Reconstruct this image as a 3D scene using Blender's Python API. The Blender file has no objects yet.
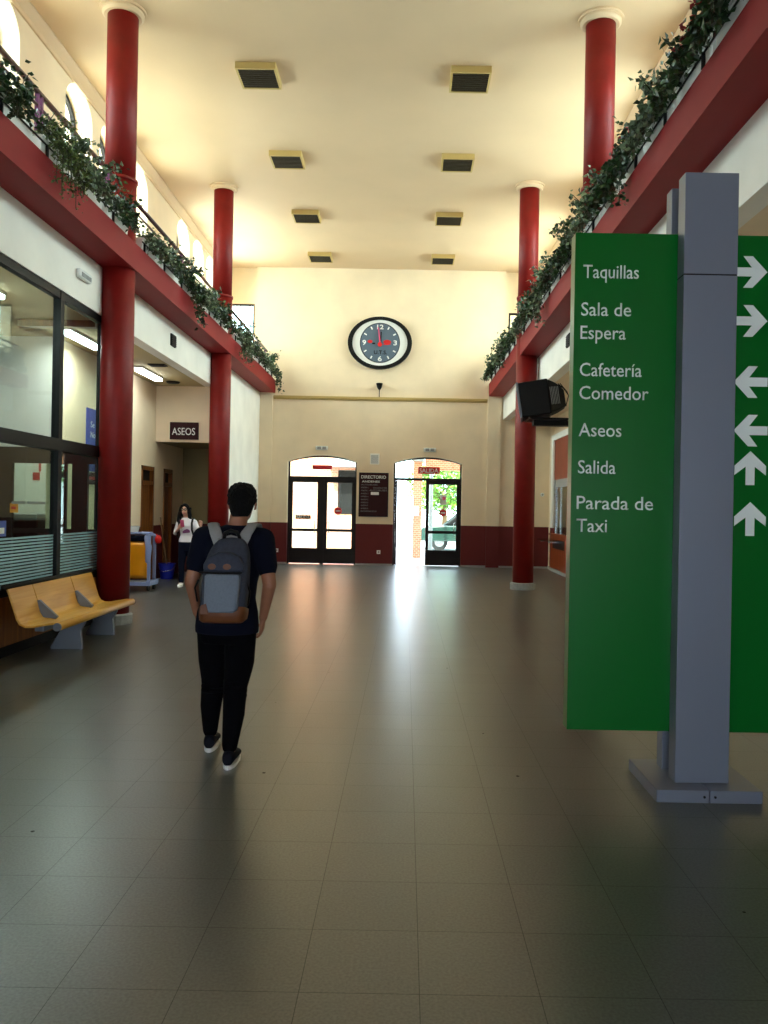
import bpy, bmesh, math, random
from mathutils import Vector, Matrix
random.seed(7)
S = bpy.context.scene
C = S.collection
PI = math.pi

# ------------------------------------------------------------------ materials
def lin(c):
    return tuple(((x/255)/12.92 if x/255 <= .04045 else ((x/255+.055)/1.055)**2.4) for x in c)

def mat(name, rgb, rough=.6, metal=0, spec=.5, noise=0, nscale=8, bump=0, emit=None, estr=0, sheen=0, coat=0):
    m = bpy.data.materials.new(name); m.use_nodes = True
    nt = m.node_tree; b = nt.nodes['Principled BSDF']
    col = lin(rgb)
    b.inputs['Base Color'].default_value = (*col, 1)
    b.inputs['Roughness'].default_value = rough
    b.inputs['Metallic'].default_value = metal
    b.inputs['Specular IOR Level'].default_value = spec
    b.inputs['Coat Weight'].default_value = coat
    tc = nt.nodes.new('ShaderNodeTexCoord')
    if noise or bump:
        n = nt.nodes.new('ShaderNodeTexNoise'); n.inputs['Scale'].default_value = nscale
        n.inputs['Detail'].default_value = 6
        nt.links.new(tc.outputs['Object'], n.inputs['Vector'])
        if noise:
            mx = nt.nodes.new('ShaderNodeMapRange')
            mx.inputs['From Min'].default_value = .3; mx.inputs['From Max'].default_value = .7
            mx.inputs['To Min'].default_value = 1-noise; mx.inputs['To Max'].default_value = 1+noise
            nt.links.new(n.outputs['Fac'], mx.inputs['Value'])
            mu = nt.nodes.new('ShaderNodeVectorMath'); mu.operation = 'SCALE'
            mu.inputs[0].default_value = col
            nt.links.new(mx.outputs['Result'], mu.inputs['Scale'])
            nt.links.new(mu.outputs['Vector'], b.inputs['Base Color'])
        if bump:
            bp = nt.nodes.new('ShaderNodeBump'); bp.inputs['Strength'].default_value = bump
            bp.inputs['Distance'].default_value = .01
            nt.links.new(n.outputs['Fac'], bp.inputs['Height'])
            nt.links.new(bp.outputs['Normal'], b.inputs['Normal'])
    if emit:
        b.inputs['Emission Color'].default_value = (*lin(emit), 1)
        b.inputs['Emission Strength'].default_value = estr
    return m

def wood(name, a, b_, scale=3, axis='Z', rough=.4):
    m = bpy.data.materials.new(name); m.use_nodes = True
    nt = m.node_tree; b = nt.nodes['Principled BSDF']
    b.inputs['Roughness'].default_value = rough
    tc = nt.nodes.new('ShaderNodeTexCoord'); mp = nt.nodes.new('ShaderNodeMapping')
    sc = {'X': (.6, 9, 9), 'Y': (9, .6, 9), 'Z': (9, 9, .6)}[axis]
    mp.inputs['Scale'].default_value = sc
    n = nt.nodes.new('ShaderNodeTexNoise'); n.inputs['Scale'].default_value = scale; n.inputs['Detail'].default_value = 8
    n.inputs['Distortion'].default_value = .6
    r = nt.nodes.new('ShaderNodeValToRGB')
    r.color_ramp.elements[0].position = .35; r.color_ramp.elements[0].color = (*lin(a), 1)
    r.color_ramp.elements[1].position = .68; r.color_ramp.elements[1].color = (*lin(b_), 1)
    nt.links.new(tc.outputs['Object'], mp.inputs['Vector']); nt.links.new(mp.outputs['Vector'], n.inputs['Vector'])
    nt.links.new(n.outputs['Fac'], r.inputs['Fac']); nt.links.new(r.outputs['Color'], b.inputs['Base Color'])
    return m

def glass_mat(name, tint=(235, 245, 240), refl=.12):
    m = bpy.data.materials.new(name); m.use_nodes = True
    nt = m.node_tree; nt.nodes.clear()
    o = nt.nodes.new('ShaderNodeOutputMaterial'); t = nt.nodes.new('ShaderNodeBsdfTransparent')
    g = nt.nodes.new('ShaderNodeBsdfGlossy'); mx = nt.nodes.new('ShaderNodeMixShader'); f = nt.nodes.new('ShaderNodeLayerWeight')
    t.inputs['Color'].default_value = (*lin(tint), 1); g.inputs['Roughness'].default_value = .02
    f.inputs['Blend'].default_value = .5
    p5 = nt.nodes.new('ShaderNodeMath'); p5.operation = 'POWER'; p5.inputs[1].default_value = 5
    ma = nt.nodes.new('ShaderNodeMath'); ma.operation = 'MULTIPLY_ADD'; ma.inputs[1].default_value = .9; ma.inputs[2].default_value = .035
    nt.links.new(f.outputs['Facing'], p5.inputs[0]); nt.links.new(p5.outputs[0], ma.inputs[0]); nt.links.new(ma.outputs[0], mx.inputs['Fac'])
    nt.links.new(t.outputs[0], mx.inputs[1])
    nt.links.new(g.outputs[0], mx.inputs[2]); nt.links.new(mx.outputs[0], o.inputs['Surface'])
    return m

def floor_mat():
    m = bpy.data.materials.new('terrazzo_floor'); m.use_nodes = True
    nt = m.node_tree; b = nt.nodes['Principled BSDF']; L = nt.links
    tc = nt.nodes.new('ShaderNodeTexCoord')
    mp = nt.nodes.new('ShaderNodeMapping'); mp.inputs['Location'].default_value = (-.075, -.28, 0)
    L.new(tc.outputs['Object'], mp.inputs['Vector'])
    br = nt.nodes.new('ShaderNodeTexBrick'); br.offset = 0; br.squash = 1
    br.inputs['Scale'].default_value = 1; br.inputs['Brick Width'].default_value = .4; br.inputs['Row Height'].default_value = .4
    br.inputs['Mortar Size'].default_value = .0017; br.inputs['Mortar Smooth'].default_value = .3; br.inputs['Bias'].default_value = 0
    br.inputs['Color1'].default_value = (.076, .082, .074, 1); br.inputs['Color2'].default_value = (.086, .092, .084, 1)
    br.inputs['Mortar'].default_value = (.045, .046, .042, 1)
    L.new(mp.outputs['Vector'], br.inputs['Vector'])
    # fine speckle of the terrazzo chips
    n = nt.nodes.new('ShaderNodeTexNoise'); n.inputs['Scale'].default_value = 90; n.inputs['Detail'].default_value = 3
    L.new(tc.outputs['Object'], n.inputs['Vector'])
    mr = nt.nodes.new('ShaderNodeMapRange'); mr.inputs['From Min'].default_value = .35; mr.inputs['From Max'].default_value = .65
    mr.inputs['To Min'].default_value = .86; mr.inputs['To Max'].default_value = 1.14
    L.new(n.outputs['Fac'], mr.inputs['Value'])
    v = nt.nodes.new('ShaderNodeVectorMath'); v.operation = 'SCALE'
    L.new(br.outputs['Color'], v.inputs[0]); L.new(mr.outputs['Result'], v.inputs['Scale'])
    # broad wear
    n2 = nt.nodes.new('ShaderNodeTexNoise'); n2.inputs['Scale'].default_value = 1.3; n2.inputs['Detail'].default_value = 5
    L.new(tc.outputs['Object'], n2.inputs['Vector'])
    mr2 = nt.nodes.new('ShaderNodeMapRange'); mr2.inputs['To Min'].default_value = .85; mr2.inputs['To Max'].default_value = 1.15
    L.new(n2.outputs['Fac'], mr2.inputs['Value'])
    v2 = nt.nodes.new('ShaderNodeVectorMath'); v2.operation = 'SCALE'
    L.new(v.outputs['Vector'], v2.inputs[0]); L.new(mr2.outputs['Result'], v2.inputs['Scale'])
    # dark spots / chips
    vo = nt.nodes.new('ShaderNodeTexVoronoi'); vo.inputs['Scale'].default_value = 1.9
    L.new(tc.outputs['Object'], vo.inputs['Vector'])
    lt = nt.nodes.new('ShaderNodeMath'); lt.operation = 'LESS_THAN'; lt.inputs[1].default_value = .022
    L.new(vo.outputs['Distance'], lt.inputs[0])
    mx = nt.nodes.new('ShaderNodeMix'); mx.data_type = 'RGBA'
    L.new(lt.outputs[0], mx.inputs['Factor']); L.new(v2.outputs['Vector'], mx.inputs['A']); mx.inputs['B'].default_value = (.03, .03, .025, 1)
    L.new(mx.outputs['Result'], b.inputs['Base Color'])
    b.inputs['Roughness'].default_value = .32
    # joints and chips are matt, the polished tile is not
    sm_ = nt.nodes.new('ShaderNodeMath'); sm_.operation = 'SUBTRACT'; sm_.inputs[0].default_value = 1.0
    fm_ = nt.nodes.new('ShaderNodeMath'); fm_.operation = 'MULTIPLY'; fm_.inputs[1].default_value = .72
    L.new(br.outputs['Fac'], fm_.inputs[0]); L.new(fm_.outputs[0], sm_.inputs[1])
    s2 = nt.nodes.new('ShaderNodeMath'); s2.operation = 'MULTIPLY'; L.new(sm_.outputs[0], s2.inputs[0])
    s3 = nt.nodes.new('ShaderNodeMath'); s3.operation = 'SUBTRACT'; L.new(mr.outputs['Result'], s3.inputs[0]); L.new(lt.outputs[0], s3.inputs[1])
    L.new(s3.outputs[0], s2.inputs[1])
    L.new(s2.outputs[0], b.inputs['Specular IOR Level'])
    return m

def wall_mat(name, up, dado, z0, rough=.7):
    """paint above z0, dado paint below (object space = world space)"""
    m = bpy.data.materials.new(name); m.use_nodes = True
    nt = m.node_tree; b = nt.nodes['Principled BSDF']; L = nt.links
    tc = nt.nodes.new('ShaderNodeNewGeometry'); sx = nt.nodes.new('ShaderNodeSeparateXYZ')
    L.new(tc.outputs['Position'], sx.inputs[0])
    g = nt.nodes.new('ShaderNodeMath'); g.operation = 'GREATER_THAN'; g.inputs[1].default_value = z0
    L.new(sx.outputs['Z'], g.inputs[0])
    mx = nt.nodes.new('ShaderNodeMix'); mx.data_type = 'RGBA'
    L.new(g.outputs[0], mx.inputs['Factor']); mx.inputs['A'].default_value = (*lin(dado), 1); mx.inputs['B'].default_value = (*lin(up), 1)
    n = nt.nodes.new('ShaderNodeTexNoise'); n.inputs['Scale'].default_value = 1.5; n.inputs['Detail'].default_value = 5
    L.new(tc.outputs['Position'], n.inputs['Vector'])
    mr = nt.nodes.new('ShaderNodeMapRange'); mr.inputs['To Min'].default_value = .86; mr.inputs['To Max'].default_value = 1.14
    L.new(n.outputs['Fac'], mr.inputs['Value'])
    v = nt.nodes.new('ShaderNodeVectorMath'); v.operation = 'SCALE'
    L.new(mx.outputs['Result'], v.inputs[0]); L.new(mr.outputs['Result'], v.inputs['Scale'])
    L.new(v.outputs['Vector'], b.inputs['Base Color'])
    b.inputs['Roughness'].default_value = rough
    bp = nt.nodes.new('ShaderNodeBump'); bp.inputs['Strength'].default_value = .08; bp.inputs['Distance'].default_value = .005
    n2 = nt.nodes.new('ShaderNodeTexNoise'); n2.inputs['Scale'].default_value = 60
    L.new(tc.outputs['Position'], n2.inputs['Vector']); L.new(n2.outputs['Fac'], bp.inputs['Height']); L.new(bp.outputs['Normal'], b.inputs['Normal'])
    return m

def brick_mat(name, c1, c2, mortar):
    m = bpy.data.materials.new(name); m.use_nodes = True
    nt = m.node_tree; b = nt.nodes['Principled BSDF']; L = nt.links
    tc = nt.nodes.new('ShaderNodeTexCoord'); mp = nt.nodes.new('ShaderNodeMapping')
    mp.inputs['Rotation'].default_value = (PI/2, 0, 0)
    br = nt.nodes.new('ShaderNodeTexBrick'); br.inputs['Scale'].default_value = 4
    br.inputs['Color1'].default_value = (*lin(c1), 1); br.inputs['Color2'].default_value = (*lin(c2), 1); br.inputs['Mortar'].default_value = (*lin(mortar), 1)
    L.new(tc.outputs['Object'], mp.inputs['Vector']); L.new(mp.outputs['Vector'], br.inputs['Vector']); L.new(br.outputs['Color'], b.inputs['Base Color'])
    b.inputs['Roughness'].default_value = .9
    return m

def leaf_mat(name, a, b_):
    m = bpy.data.materials.new(name); m.use_nodes = True
    nt = m.node_tree; b = nt.nodes['Principled BSDF']; L = nt.links
    g = nt.nodes.new('ShaderNodeNewGeometry')
    r = nt.nodes.new('ShaderNodeValToRGB')
    r.color_ramp.elements[0].color = (*lin(a), 1); r.color_ramp.elements[1].color = (*lin(b_), 1)
    L.new(g.outputs['Random Per Island'], r.inputs['Fac']); L.new(r.outputs['Color'], b.inputs['Base Color'])
    b.inputs['Roughness'].default_value = .4
    b.inputs['Transmission Weight'].default_value = 0
    return m

M = {}
M['cream'] = wall_mat('cream_wall_paint', (238, 215, 182), (98, 16, 16), -5)
M['cream_dado'] = wall_mat('cream_paint_over_maroon_dado', (238, 215, 182), (98, 16, 16), 1.14)
M['pale'] = wall_mat('pale_cream_paint', (246, 240, 230), (98, 16, 16), 1.14)
M['ceiling'] = mat('ceiling_paint', (214, 184, 148), .6, noise=.03, nscale=1)
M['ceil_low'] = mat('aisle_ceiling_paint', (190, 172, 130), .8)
M['red'] = mat('red_column_paint', (124, 18, 14), .5, spec=.3, noise=.1, nscale=5, bump=.1)
M['redbeam'] = mat('red_beam_paint', (138, 22, 24), .6, spec=.25, noise=.05, nscale=4)
M['stone'] = mat('grey_stone', (150, 152, 152), .5, noise=.12, nscale=20)
M['floor'] = floor_mat()
M['black'] = mat('black_paint', (8, 8, 9), .5, spec=.25)
M['darkbrown'] = mat('dark_bronze_metal', (24, 15, 12), .5, spec=.25)
M['steel'] = mat('grey_painted_steel', (116, 122, 138), .4, metal=.2)
M['steel2'] = mat('bench_grey_steel', (118, 124, 134), .4, metal=.2)
M['green'] = mat('green_sign_face', (0, 98, 30), .3, spec=.25)
M['letter'] = mat('white_vinyl', (232, 238, 234), .5)
M['white'] = mat('white_plastic', (235, 235, 232), .4)
M['glass'] = glass_mat('clear_glass')
M['benchwood'] = wood('yellow_bench_plywood', (206, 146, 52), (228, 176, 84), 2, 'Y', .35)
M['panelwood'] = wood('orange_brown_panel_wood', (120, 66, 14), (170, 104, 30), 2, 'Z', .4)
M['doorwood'] = wood('varnished_door_wood', (92, 48, 12), (138, 80, 26), 2, 'Z', .35)
M['counterwood'] = wood('reddish_counter_wood', (120, 48, 16), (152, 66, 26), 2, 'Z', .35)
M['shutter'] = wood('red_brown_shutter_wood', (120, 40, 22), (150, 56, 34), 2, 'Z', .4)
M['maroon'] = mat('maroon_railing_paint', (58, 12, 20), .35)
M['purple'] = mat('mauve_post_paint', (120, 60, 110), .4)
M['lampbox'] = mat('ochre_lamp_rim', (190, 160, 96), .5)
M['lampdark'] = mat('dark_lamp_louvre', (52, 42, 24), .5, bump=.6, nscale=60)
M['tube'] = mat('lit_fluorescent_diffuser', (255, 255, 255), .5, emit=(240, 250, 255), estr=14)
M['signmaroon'] = mat('maroon_sign_board', (48, 12, 18), .6, spec=.2)
M['signred'] = mat('red_sign', (205, 24, 24), .4)
M['frost'] = mat('frosted_vinyl_stripe', (150, 190, 200), .6)
M['leaf'] = leaf_mat('ivy_leaves', (8, 28, 10), (48, 84, 38))
M['leaf2'] = leaf_mat('trailing_fern_leaves', (40, 66, 22), (104, 124, 60))
M['leaf3'] = leaf_mat('variegated_leaves', (16, 42, 20), (120, 140, 104))
M['stem'] = mat('plant_stems', (50, 48, 24), .7)
M['pink'] = mat('pink_petals', (210, 80, 120), .5)
M['redpetal'] = mat('red_petals', (150, 24, 34), .5)
M['brick'] = brick_mat('orange_brick', (196, 120, 84), (178, 100, 68), (200, 180, 160))
M['pavement'] = mat('pale_pavement', (196, 196, 196), .9, noise=.05)
M['tree'] = leaf_mat('tree_leaves', (60, 110, 30), (130, 170, 60))
M['skin'] = mat('tan_skin', (150, 98, 72), .5, noise=.06, nscale=20)
M['skin2'] = mat('fair_skin', (214, 164, 140), .5)
M['hair'] = mat('black_hair', (5, 4, 4), .8, spec=.2, bump=1, nscale=120)
M['navy'] = mat('navy_jersey', (10, 13, 28), .95, spec=.15, bump=.3, nscale=200)
M['jeansblack'] = mat('black_denim', (5, 5, 8), .95, spec=.1, bump=.5, nscale=60)
M['jeansblue'] = mat('dark_blue_denim', (12, 17, 36), .95, spec=.15)
M['tshirt'] = mat('white_cotton', (235, 232, 236), .8)
M['packdark'] = mat('charcoal_pack_fabric', (46, 50, 64), .85, noise=.15, nscale=60, bump=.3)
M['packgrey'] = mat('light_grey_pack_fabric', (108, 116, 128), .85, noise=.08, nscale=80, bump=.3)
M['strap'] = mat('grey_strap_fabric', (138, 138, 140), .85, noise=.06, nscale=90)
M['leather'] = mat('brown_leather', (104, 56, 24), .55, noise=.15, nscale=15)
M['shoe'] = mat('dark_navy_shoe', (10, 13, 24), .8, spec=.2)
M['passage'] = wall_mat('passage_shaded_cream_paint', (150, 132, 88), (80, 14, 14), 1.14)  # cream and maroon darkened, the passage's shade is put into the colour
M['blue'] = mat('blue_plastic', (16, 34, 160), .35)
M['trolley'] = mat('pale_blue_trolley_plastic', (136, 152, 196), .4)
M['yellow'] = mat('yellow_vinyl_bag', (236, 156, 12), .4, noise=.06, nscale=4, bump=.5)
M['clockface'] = mat('slate_clock_face', (84, 100, 116), .4)
M['signblue'] = mat('blue_sign', (60, 86, 170), .4)
M['car'] = mat('dark_green_car_paint', (30, 56, 48), .2, coat=.6)
M['rubber'] = mat('black_rubber', (14, 14, 14), .8)
M['chrome'] = mat('brushed_metal', (190, 190, 190), .25, metal=1)
M['scuff'] = mat('brown_wood_handle', (120, 90, 60), .7)

# ------------------------------------------------------------------ mesh helpers
def box(bm, x0, x1, y0, y1, z0, z1):
    v = [bm.verts.new(p) for p in ((x0,y0,z0),(x1,y0,z0),(x1,y1,z0),(x0,y1,z0),(x0,y0,z1),(x1,y0,z1),(x1,y1,z1),(x0,y1,z1))]
    for f in ((0,3,2,1),(4,5,6,7),(0,1,5,4),(1,2,6,5),(2,3,7,6),(3,0,4,7)): bm.faces.new([v[i] for i in f])
    return v

def prism(bm, pts, axis, a, b):
    """extrude a 2-D outline: axis 'y' -> pts are (x,z); 'x' -> (y,z); 'z' -> (x,y)"""
    def mk(p, t):
        return {'y': (p[0], t, p[1]), 'x': (t, p[0], p[1]), 'z': (p[0], p[1], t)}[axis]
    A = [bm.verts.new(mk(p, a)) for p in pts]; B = [bm.verts.new(mk(p, b)) for p in pts]
    fs = [bm.faces.new(A), bm.faces.new(list(reversed(B)))]
    n = len(pts)
    for i in range(n): fs.append(bm.faces.new((A[i], B[i], B[(i+1) % n], A[(i+1) % n])))
    bmesh.ops.recalc_face_normals(bm, faces=fs)
    return A+B

def ring(bm, c, r, ax, seg, r2=None, ref=None):
    ax = Vector(ax).normalized()
    u = (Vector(ref) if ref else (Vector((0,0,1)) if abs(ax.z) < .9 else Vector((1,0,0))))
    u = (u - ax*u.dot(ax)).normalized(); w = ax.cross(u)
    r2 = r if r2 is None else r2
    return [bm.verts.new(Vector(c)+u*math.cos(2*PI*i/seg)*r+w*math.sin(2*PI*i/seg)*r2) for i in range(seg)]

def skinrings(bm, R, cap=True):
    seg = len(R[0]); fs = []
    for a, b in zip(R, R[1:]):
        for i in range(seg): fs.append(bm.faces.new((a[i], a[(i+1) % seg], b[(i+1) % seg], b[i])))
    if cap:
        fs.append(bm.faces.new(list(reversed(R[0])))); fs.append(bm.faces.new(R[-1]))
    bmesh.ops.recalc_face_normals(bm, faces=fs)

def cyl(bm, p0, p1, r0, r1=None, seg=16):
    r1 = r0 if r1 is None else r1
    d = Vector(p1)-Vector(p0)
    skinrings(bm, [ring(bm, p0, r0, d, seg), ring(bm, p1, r1, d, seg)])

def tube(bm, pts, r, seg=8, ref=None):
    """tube through points; r a number or a list; rounded ends"""
    P = [Vector(p) for p in pts]; n = len(P)
    rr = r if isinstance(r, (list, tuple)) else [r]*n
    R = []
    free = ref is None
    for i in range(n):
        d = (P[min(i+1, n-1)]-P[max(i-1, 0)])
        if free:
            dn = d.normalized()
            u = Vector(ref) if ref is not None else (Vector((0,0,1)) if abs(dn.z) < .9 else Vector((1,0,0)))
            u = u-dn*u.dot(dn)
            if u.length < 1e-4: u = dn.orthogonal()
            ref = tuple(u.normalized())
        if i == 0:
            for k in (.3, .75): R.append(ring(bm, P[0]-d.normalized()*rr[0]*math.sqrt(1-k*k), rr[0]*k, d, seg, ref=ref))
        R.append(ring(bm, P[i], rr[i], d, seg, ref=ref))
        if i == n-1:
            for k in (.75, .3): R.append(ring(bm, P[-1]+d.normalized()*rr[-1]*math.sqrt(1-k*k), rr[-1]*k, d, seg, ref=ref))
    skinrings(bm, R)

def loft(bm, secs, seg=24, power=1):
    """horizontal elliptical sections (cx, cy, z, rx, ry)"""
    R = []
    for cx, cy, z, rx, ry in secs:
        vs = []
        for i in range(seg):
            t = 2*PI*i/seg; c, s = math.cos(t), math.sin(t)
            if power != 1: c = math.copysign(abs(c)**power, c); s = math.copysign(abs(s)**power, s)
            vs.append(bm.verts.new((cx+rx*c, cy+ry*s, z)))
        R.append(vs)
    skinrings(bm, R)

def ball(bm, c, r, seg=16, rot=None):
    r = r if isinstance(r, (list, tuple)) else (r, r, r)
    m = Matrix.Translation(Vector(c)) @ (rot or Matrix.Identity(4)) @ Matrix.Diagonal((*r, 1))
    bmesh.ops.create_uvsphere(bm, u_segments=seg, v_segments=max(6, seg//2), radius=1, matrix=m)

ORG = {}
def setp(o, label=None, cat=None, group=None, kind=None):
    if label: o['label'] = label
    if cat: o['category'] = cat
    if group: o['group'] = group
    if kind: o['kind'] = kind

def thing(name, label, cat, loc=(0,0,0), rotz=0, group=None, local=False):
    o = bpy.data.objects.new(name, None); C.objects.link(o)
    o.empty_display_size = .1
    o.location = loc; o.rotation_euler = (0, 0, rotz)
    ORG[o.name] = Vector((0,0,0)) if local else Vector(loc)
    setp(o, label, cat, group)
    return o

def obj(name, bm, m, parent=None, smooth=False, bevel=0, label=None, cat=None, group=None, kind=None, remesh=0, sm=4, subsurf=0, origin=None):
    if parent is not None: org = ORG[parent.name]
    elif origin is not None: org = Vector(origin)
    else:
        zs = [v.co.z for v in bm.verts]; xs = [v.co.x for v in bm.verts]; ys = [v.co.y for v in bm.verts]
        org = Vector(((min(xs)+max(xs))/2, (min(ys)+max(ys))/2, min(zs)))
    bmesh.ops.translate(bm, verts=bm.verts, vec=-org)
    me = bpy.data.meshes.new(name); bm.to_mesh(me); bm.free()
    if m: me.materials.append(m)
    if smooth:
        for p in me.polygons: p.use_smooth = True
    o = bpy.data.objects.new(name, me); C.objects.link(o)
    if parent is not None:
        o.parent = parent; ORG[o.name] = org
    else:
        o.location = org; ORG[o.name] = org
    if remesh:
        r = o.modifiers.new('surface', 'REMESH'); r.mode = 'VOXEL'; r.voxel_size = remesh; r.use_smooth_shade = True
        if sm:
            s = o.modifiers.new('smooth', 'SMOOTH'); s.factor = .5; s.iterations = sm
    if bevel:
        b = o.modifiers.new('bevel', 'BEVEL'); b.width = bevel; b.segments = 2; b.limit_method = 'ANGLE'; b.angle_limit = .7
    if subsurf:
        s = o.modifiers.new('subdiv', 'SUBSURF'); s.levels = subsurf; s.render_levels = subsurf
    setp(o, label, cat, group, kind)
    return o

def N(): return bmesh.new()
def struct(name, bm, m, **k): return obj(name, bm, m, kind='structure', origin=(0,0,0), **k)
def B(*boxes):
    bm = N()
    for b in boxes: box(bm, *b)
    return bm

def text_bm(s, x0, x1, y, z, h, depth=.003, facing='-y', align='LEFT', bold=0):
    """lettering as mesh; left edge x0, right edge x1 (None = natural), baseline z, cap height h"""
    cu = bpy.data.curves.new('t', 'FONT'); cu.body = s; cu.size = 1; cu.extrude = 0; cu.resolution_u = 3; cu.offset = bold
    o = bpy.data.objects.new('t', cu); C.objects.link(o)
    dg = bpy.context.evaluated_depsgraph_get(); dg.update()
    me = bpy.data.meshes.new_from_object(o.evaluated_get(dg))
    C.objects.unlink(o); bpy.data.objects.remove(o)
    bm = N(); bm.from_mesh(me); bpy.data.meshes.remove(me)
    xs = [v.co.x for v in bm.verts]; mn, mxx = min(xs), max(xs)
    sy = h/.7
    sx = (x1-x0)/(mxx-mn) if x1 is not None else sy*.95
    for v in bm.verts:
        v.co = Vector(((v.co.x-mn)*sx+x0, y, v.co.y*sy+z))
    ex = bmesh.ops.extrude_face_region(bm, geom=list(bm.faces))
    vs = [g for g in ex['geom'] if isinstance(g, bmesh.types.BMVert)]
    bmesh.ops.translate(bm, verts=vs, vec=(0, -depth, 0))
    bmesh.ops.recalc_face_normals(bm, faces=list(bm.faces))
    return bm

def merge(*bms):
    out = N()
    for b in bms:
        me = bpy.data.meshes.new('tmp'); b.to_mesh(me); out.from_mesh(me); bpy.data.meshes.remove(me); b.free()
    return out

def copy_tree(o, parent=None):
    c = o.copy(); C.objects.link(c); c.parent = parent
    for ch in [x for x in C.objects if x.parent == o]: copy_tree(ch, c)
    return c

# ------------------------------------------------------------------ dimensions
CZ = 8.16          # hall ceiling
LX, RX = -4.05, 2.64   # lower wall planes
UL, UR = -5.15, 3.68   # upper wall planes
FY = 22.3          # far wall
BZ0, BZ1 = 4.70, 5.05  # balcony beam
AZ = 4.07          # aisle ceiling
COLS = [(-3.88, 10.8), (-3.87, 16.75), (2.49, 10.8), (2.40, 16.4)]

# ------------------------------------------------------------------ setting
struct('floor', B((-9, 6, -6, FY+.4, -.15, 0)), M['floor'])
struct('ceiling', B((UL-.4, UR+.4, -6, FY+.5, CZ, CZ+.2)), M['ceiling'])
for nm, x, s in (('trim_1', UL, 1), ('trim_2', UR, -1)):
    bm = N()
    xs = [(x-.05*s, CZ-.2), (x+.03*s, CZ-.2), (x+.03*s, CZ-.13), (x+.09*s, CZ-.06), (x+.11*s, CZ-.03), (x+.11*s, CZ), (x-.05*s, CZ)]
    prism(bm, xs, 'y', -6, FY+.02)
    struct(nm, bm, M['ceiling'])

WINS = [(a-.04, b+.04) for a, b in ((6.9, 7.85), (8.25, 9.2), (9.6, 10.55), (12.05, 13.0), (13.4, 14.35), (14.85, 15.8), (17.9, 18.85), (19.25, 20.2), (20.5, 21.45))]
SILL, SPR, RISE = 5.55, 7.6, .40
def arch(a, b, zs, rise, n=14):
    return [((a+b)/2-(b-a)/2*math.cos(PI*i/n), zs+rise*math.sin(PI*i/n)) for i in range(n+1)]
def seg_arch(a, b, zs, rise, n=16):
    w = (b-a)/2; R = (w*w+rise*rise)/(2*rise); c = (a+b)/2
    return [(a+(b-a)*i/n, zs+rise-R+math.sqrt(max(0, R*R-(a+(b-a)*i/n-c)**2))) for i in range(n+1)]

def upper_wall(name, xi, xo):
    bm = N(); y = -6
    for a, b in WINS:
        box(bm, min(xi,xo), max(xi,xo), y, a, BZ1-.35, CZ)
        box(bm, min(xi,xo), max(xi,xo), a, b, BZ1-.35, SILL)
        prism(bm, arch(a, b, SPR, RISE)+[(b, CZ), (a, CZ)], 'x', xi, xo)
        y = b
    box(bm, min(xi,xo), max(xi,xo), y, FY+.4, BZ1-.35, CZ)
    struct(name, bm, M['cream'])
upper_wall('wall_left_upper', UL, UL-.42)
upper_wall('wall_right_upper', UR, UR+.42)
nwin = 0
for xw in (UL-.3, UR+.3):
    for a, b in WINS:
        nwin += 1
        w = thing('window_%d' % nwin, None, None, (xw, (a+b)/2, SILL)); w['kind'] = 'structure'; 
        bm = N(); t = .05
        out = [(a, SILL)]+arch(a, b, SPR, RISE)+[(b, SILL)]
        inn = [(a+t, SILL+t)]+arch(a+t, b-t, SPR, RISE-t)+[(b-t, SILL+t)]
        n = len(out)
        for i in range(n):
            j = (i+1) % n
            prism(bm, [out[i], out[j], inn[j], inn[i]], 'x', xw-.03, xw+.03)
        box(bm, xw-.025, xw+.025, (a+b)/2-.02, (a+b)/2+.02, SILL, SPR+RISE-.02)
        box(bm, xw-.025, xw+.025, a+.02, b-.02, SPR-.03, SPR+.02)
        f = obj('window_frame', bm, M['darkbrown'], w)
        bm = N(); prism(bm, inn, 'x', xw-.004, xw+.004)
        obj('pane', bm, M['glass'], w)

# gallery slabs, red beams, lintels
struct('floor_gallery_left', B((UL-.1, LX-.1, -6, FY, AZ+.35, BZ1-.02)), M['ceil_low'])
struct('floor_gallery_right', B((RX+.1, UR+.1, -6, FY, AZ+.35, BZ1-.02)), M['ceil_low'])
struct('trim_3', B((LX-.001, -3.64, -6, FY, BZ0, BZ1)), M['redbeam'])
struct('trim_4', B((2.24, RX+.001, -6, FY, BZ0, BZ1)), M['redbeam'])
# left lower wall: lintel all along, solid behind the camera side and the last bay
struct('wall_left', B((LX-.2, LX, -6, FY, AZ, BZ0+.05), (LX-.06, LX, 17.0, FY, 0, AZ), (LX-.2, LX, -6, 2.5, 0, AZ)), M['pale'])
struct('wall_right', B((RX, RX+.2, -6, FY, AZ, BZ0+.05), (RX, RX+.2, -6, 1.5, 0, AZ)), M['pale'])
# aisles
struct('ceiling_aisle_left', B((-8, LX-.2, -6, 17.0, AZ, AZ+.12)), M['ceil_low'])
struct('ceiling_aisle_right', B((RX+.2, 4.2, -6, FY, AZ, AZ+.12)), M['cream'])
struct('trim_5', B((-5.3, LX-.2, 10.98, 11.1, AZ-.09, AZ)), M['doorwood'])
WA = -5.27
D1, D2 = (16.12, 16.9), (17.6, 18.22)
bm = N()
y = 12.2
for a, b in (D1, D2):
    box(bm, WA-.15, WA, y, a, 0, AZ); box(bm, WA-.15, WA, a, b, 2.36, AZ); y = b
box(bm, WA-.15, WA, y, 19.1, 0, AZ)
struct('wall_aisle_left', bm, M['cream_dado'])
struct('wall_restroom_front', B((WA, LX-.06, 17.0, 17.15, 2.9, AZ)), M['cream'])
struct('ceiling_restroom', B((WA-.1, LX-.06, 17.15, 19.2, 2.9, 2.98)), M['passage'])
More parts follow.
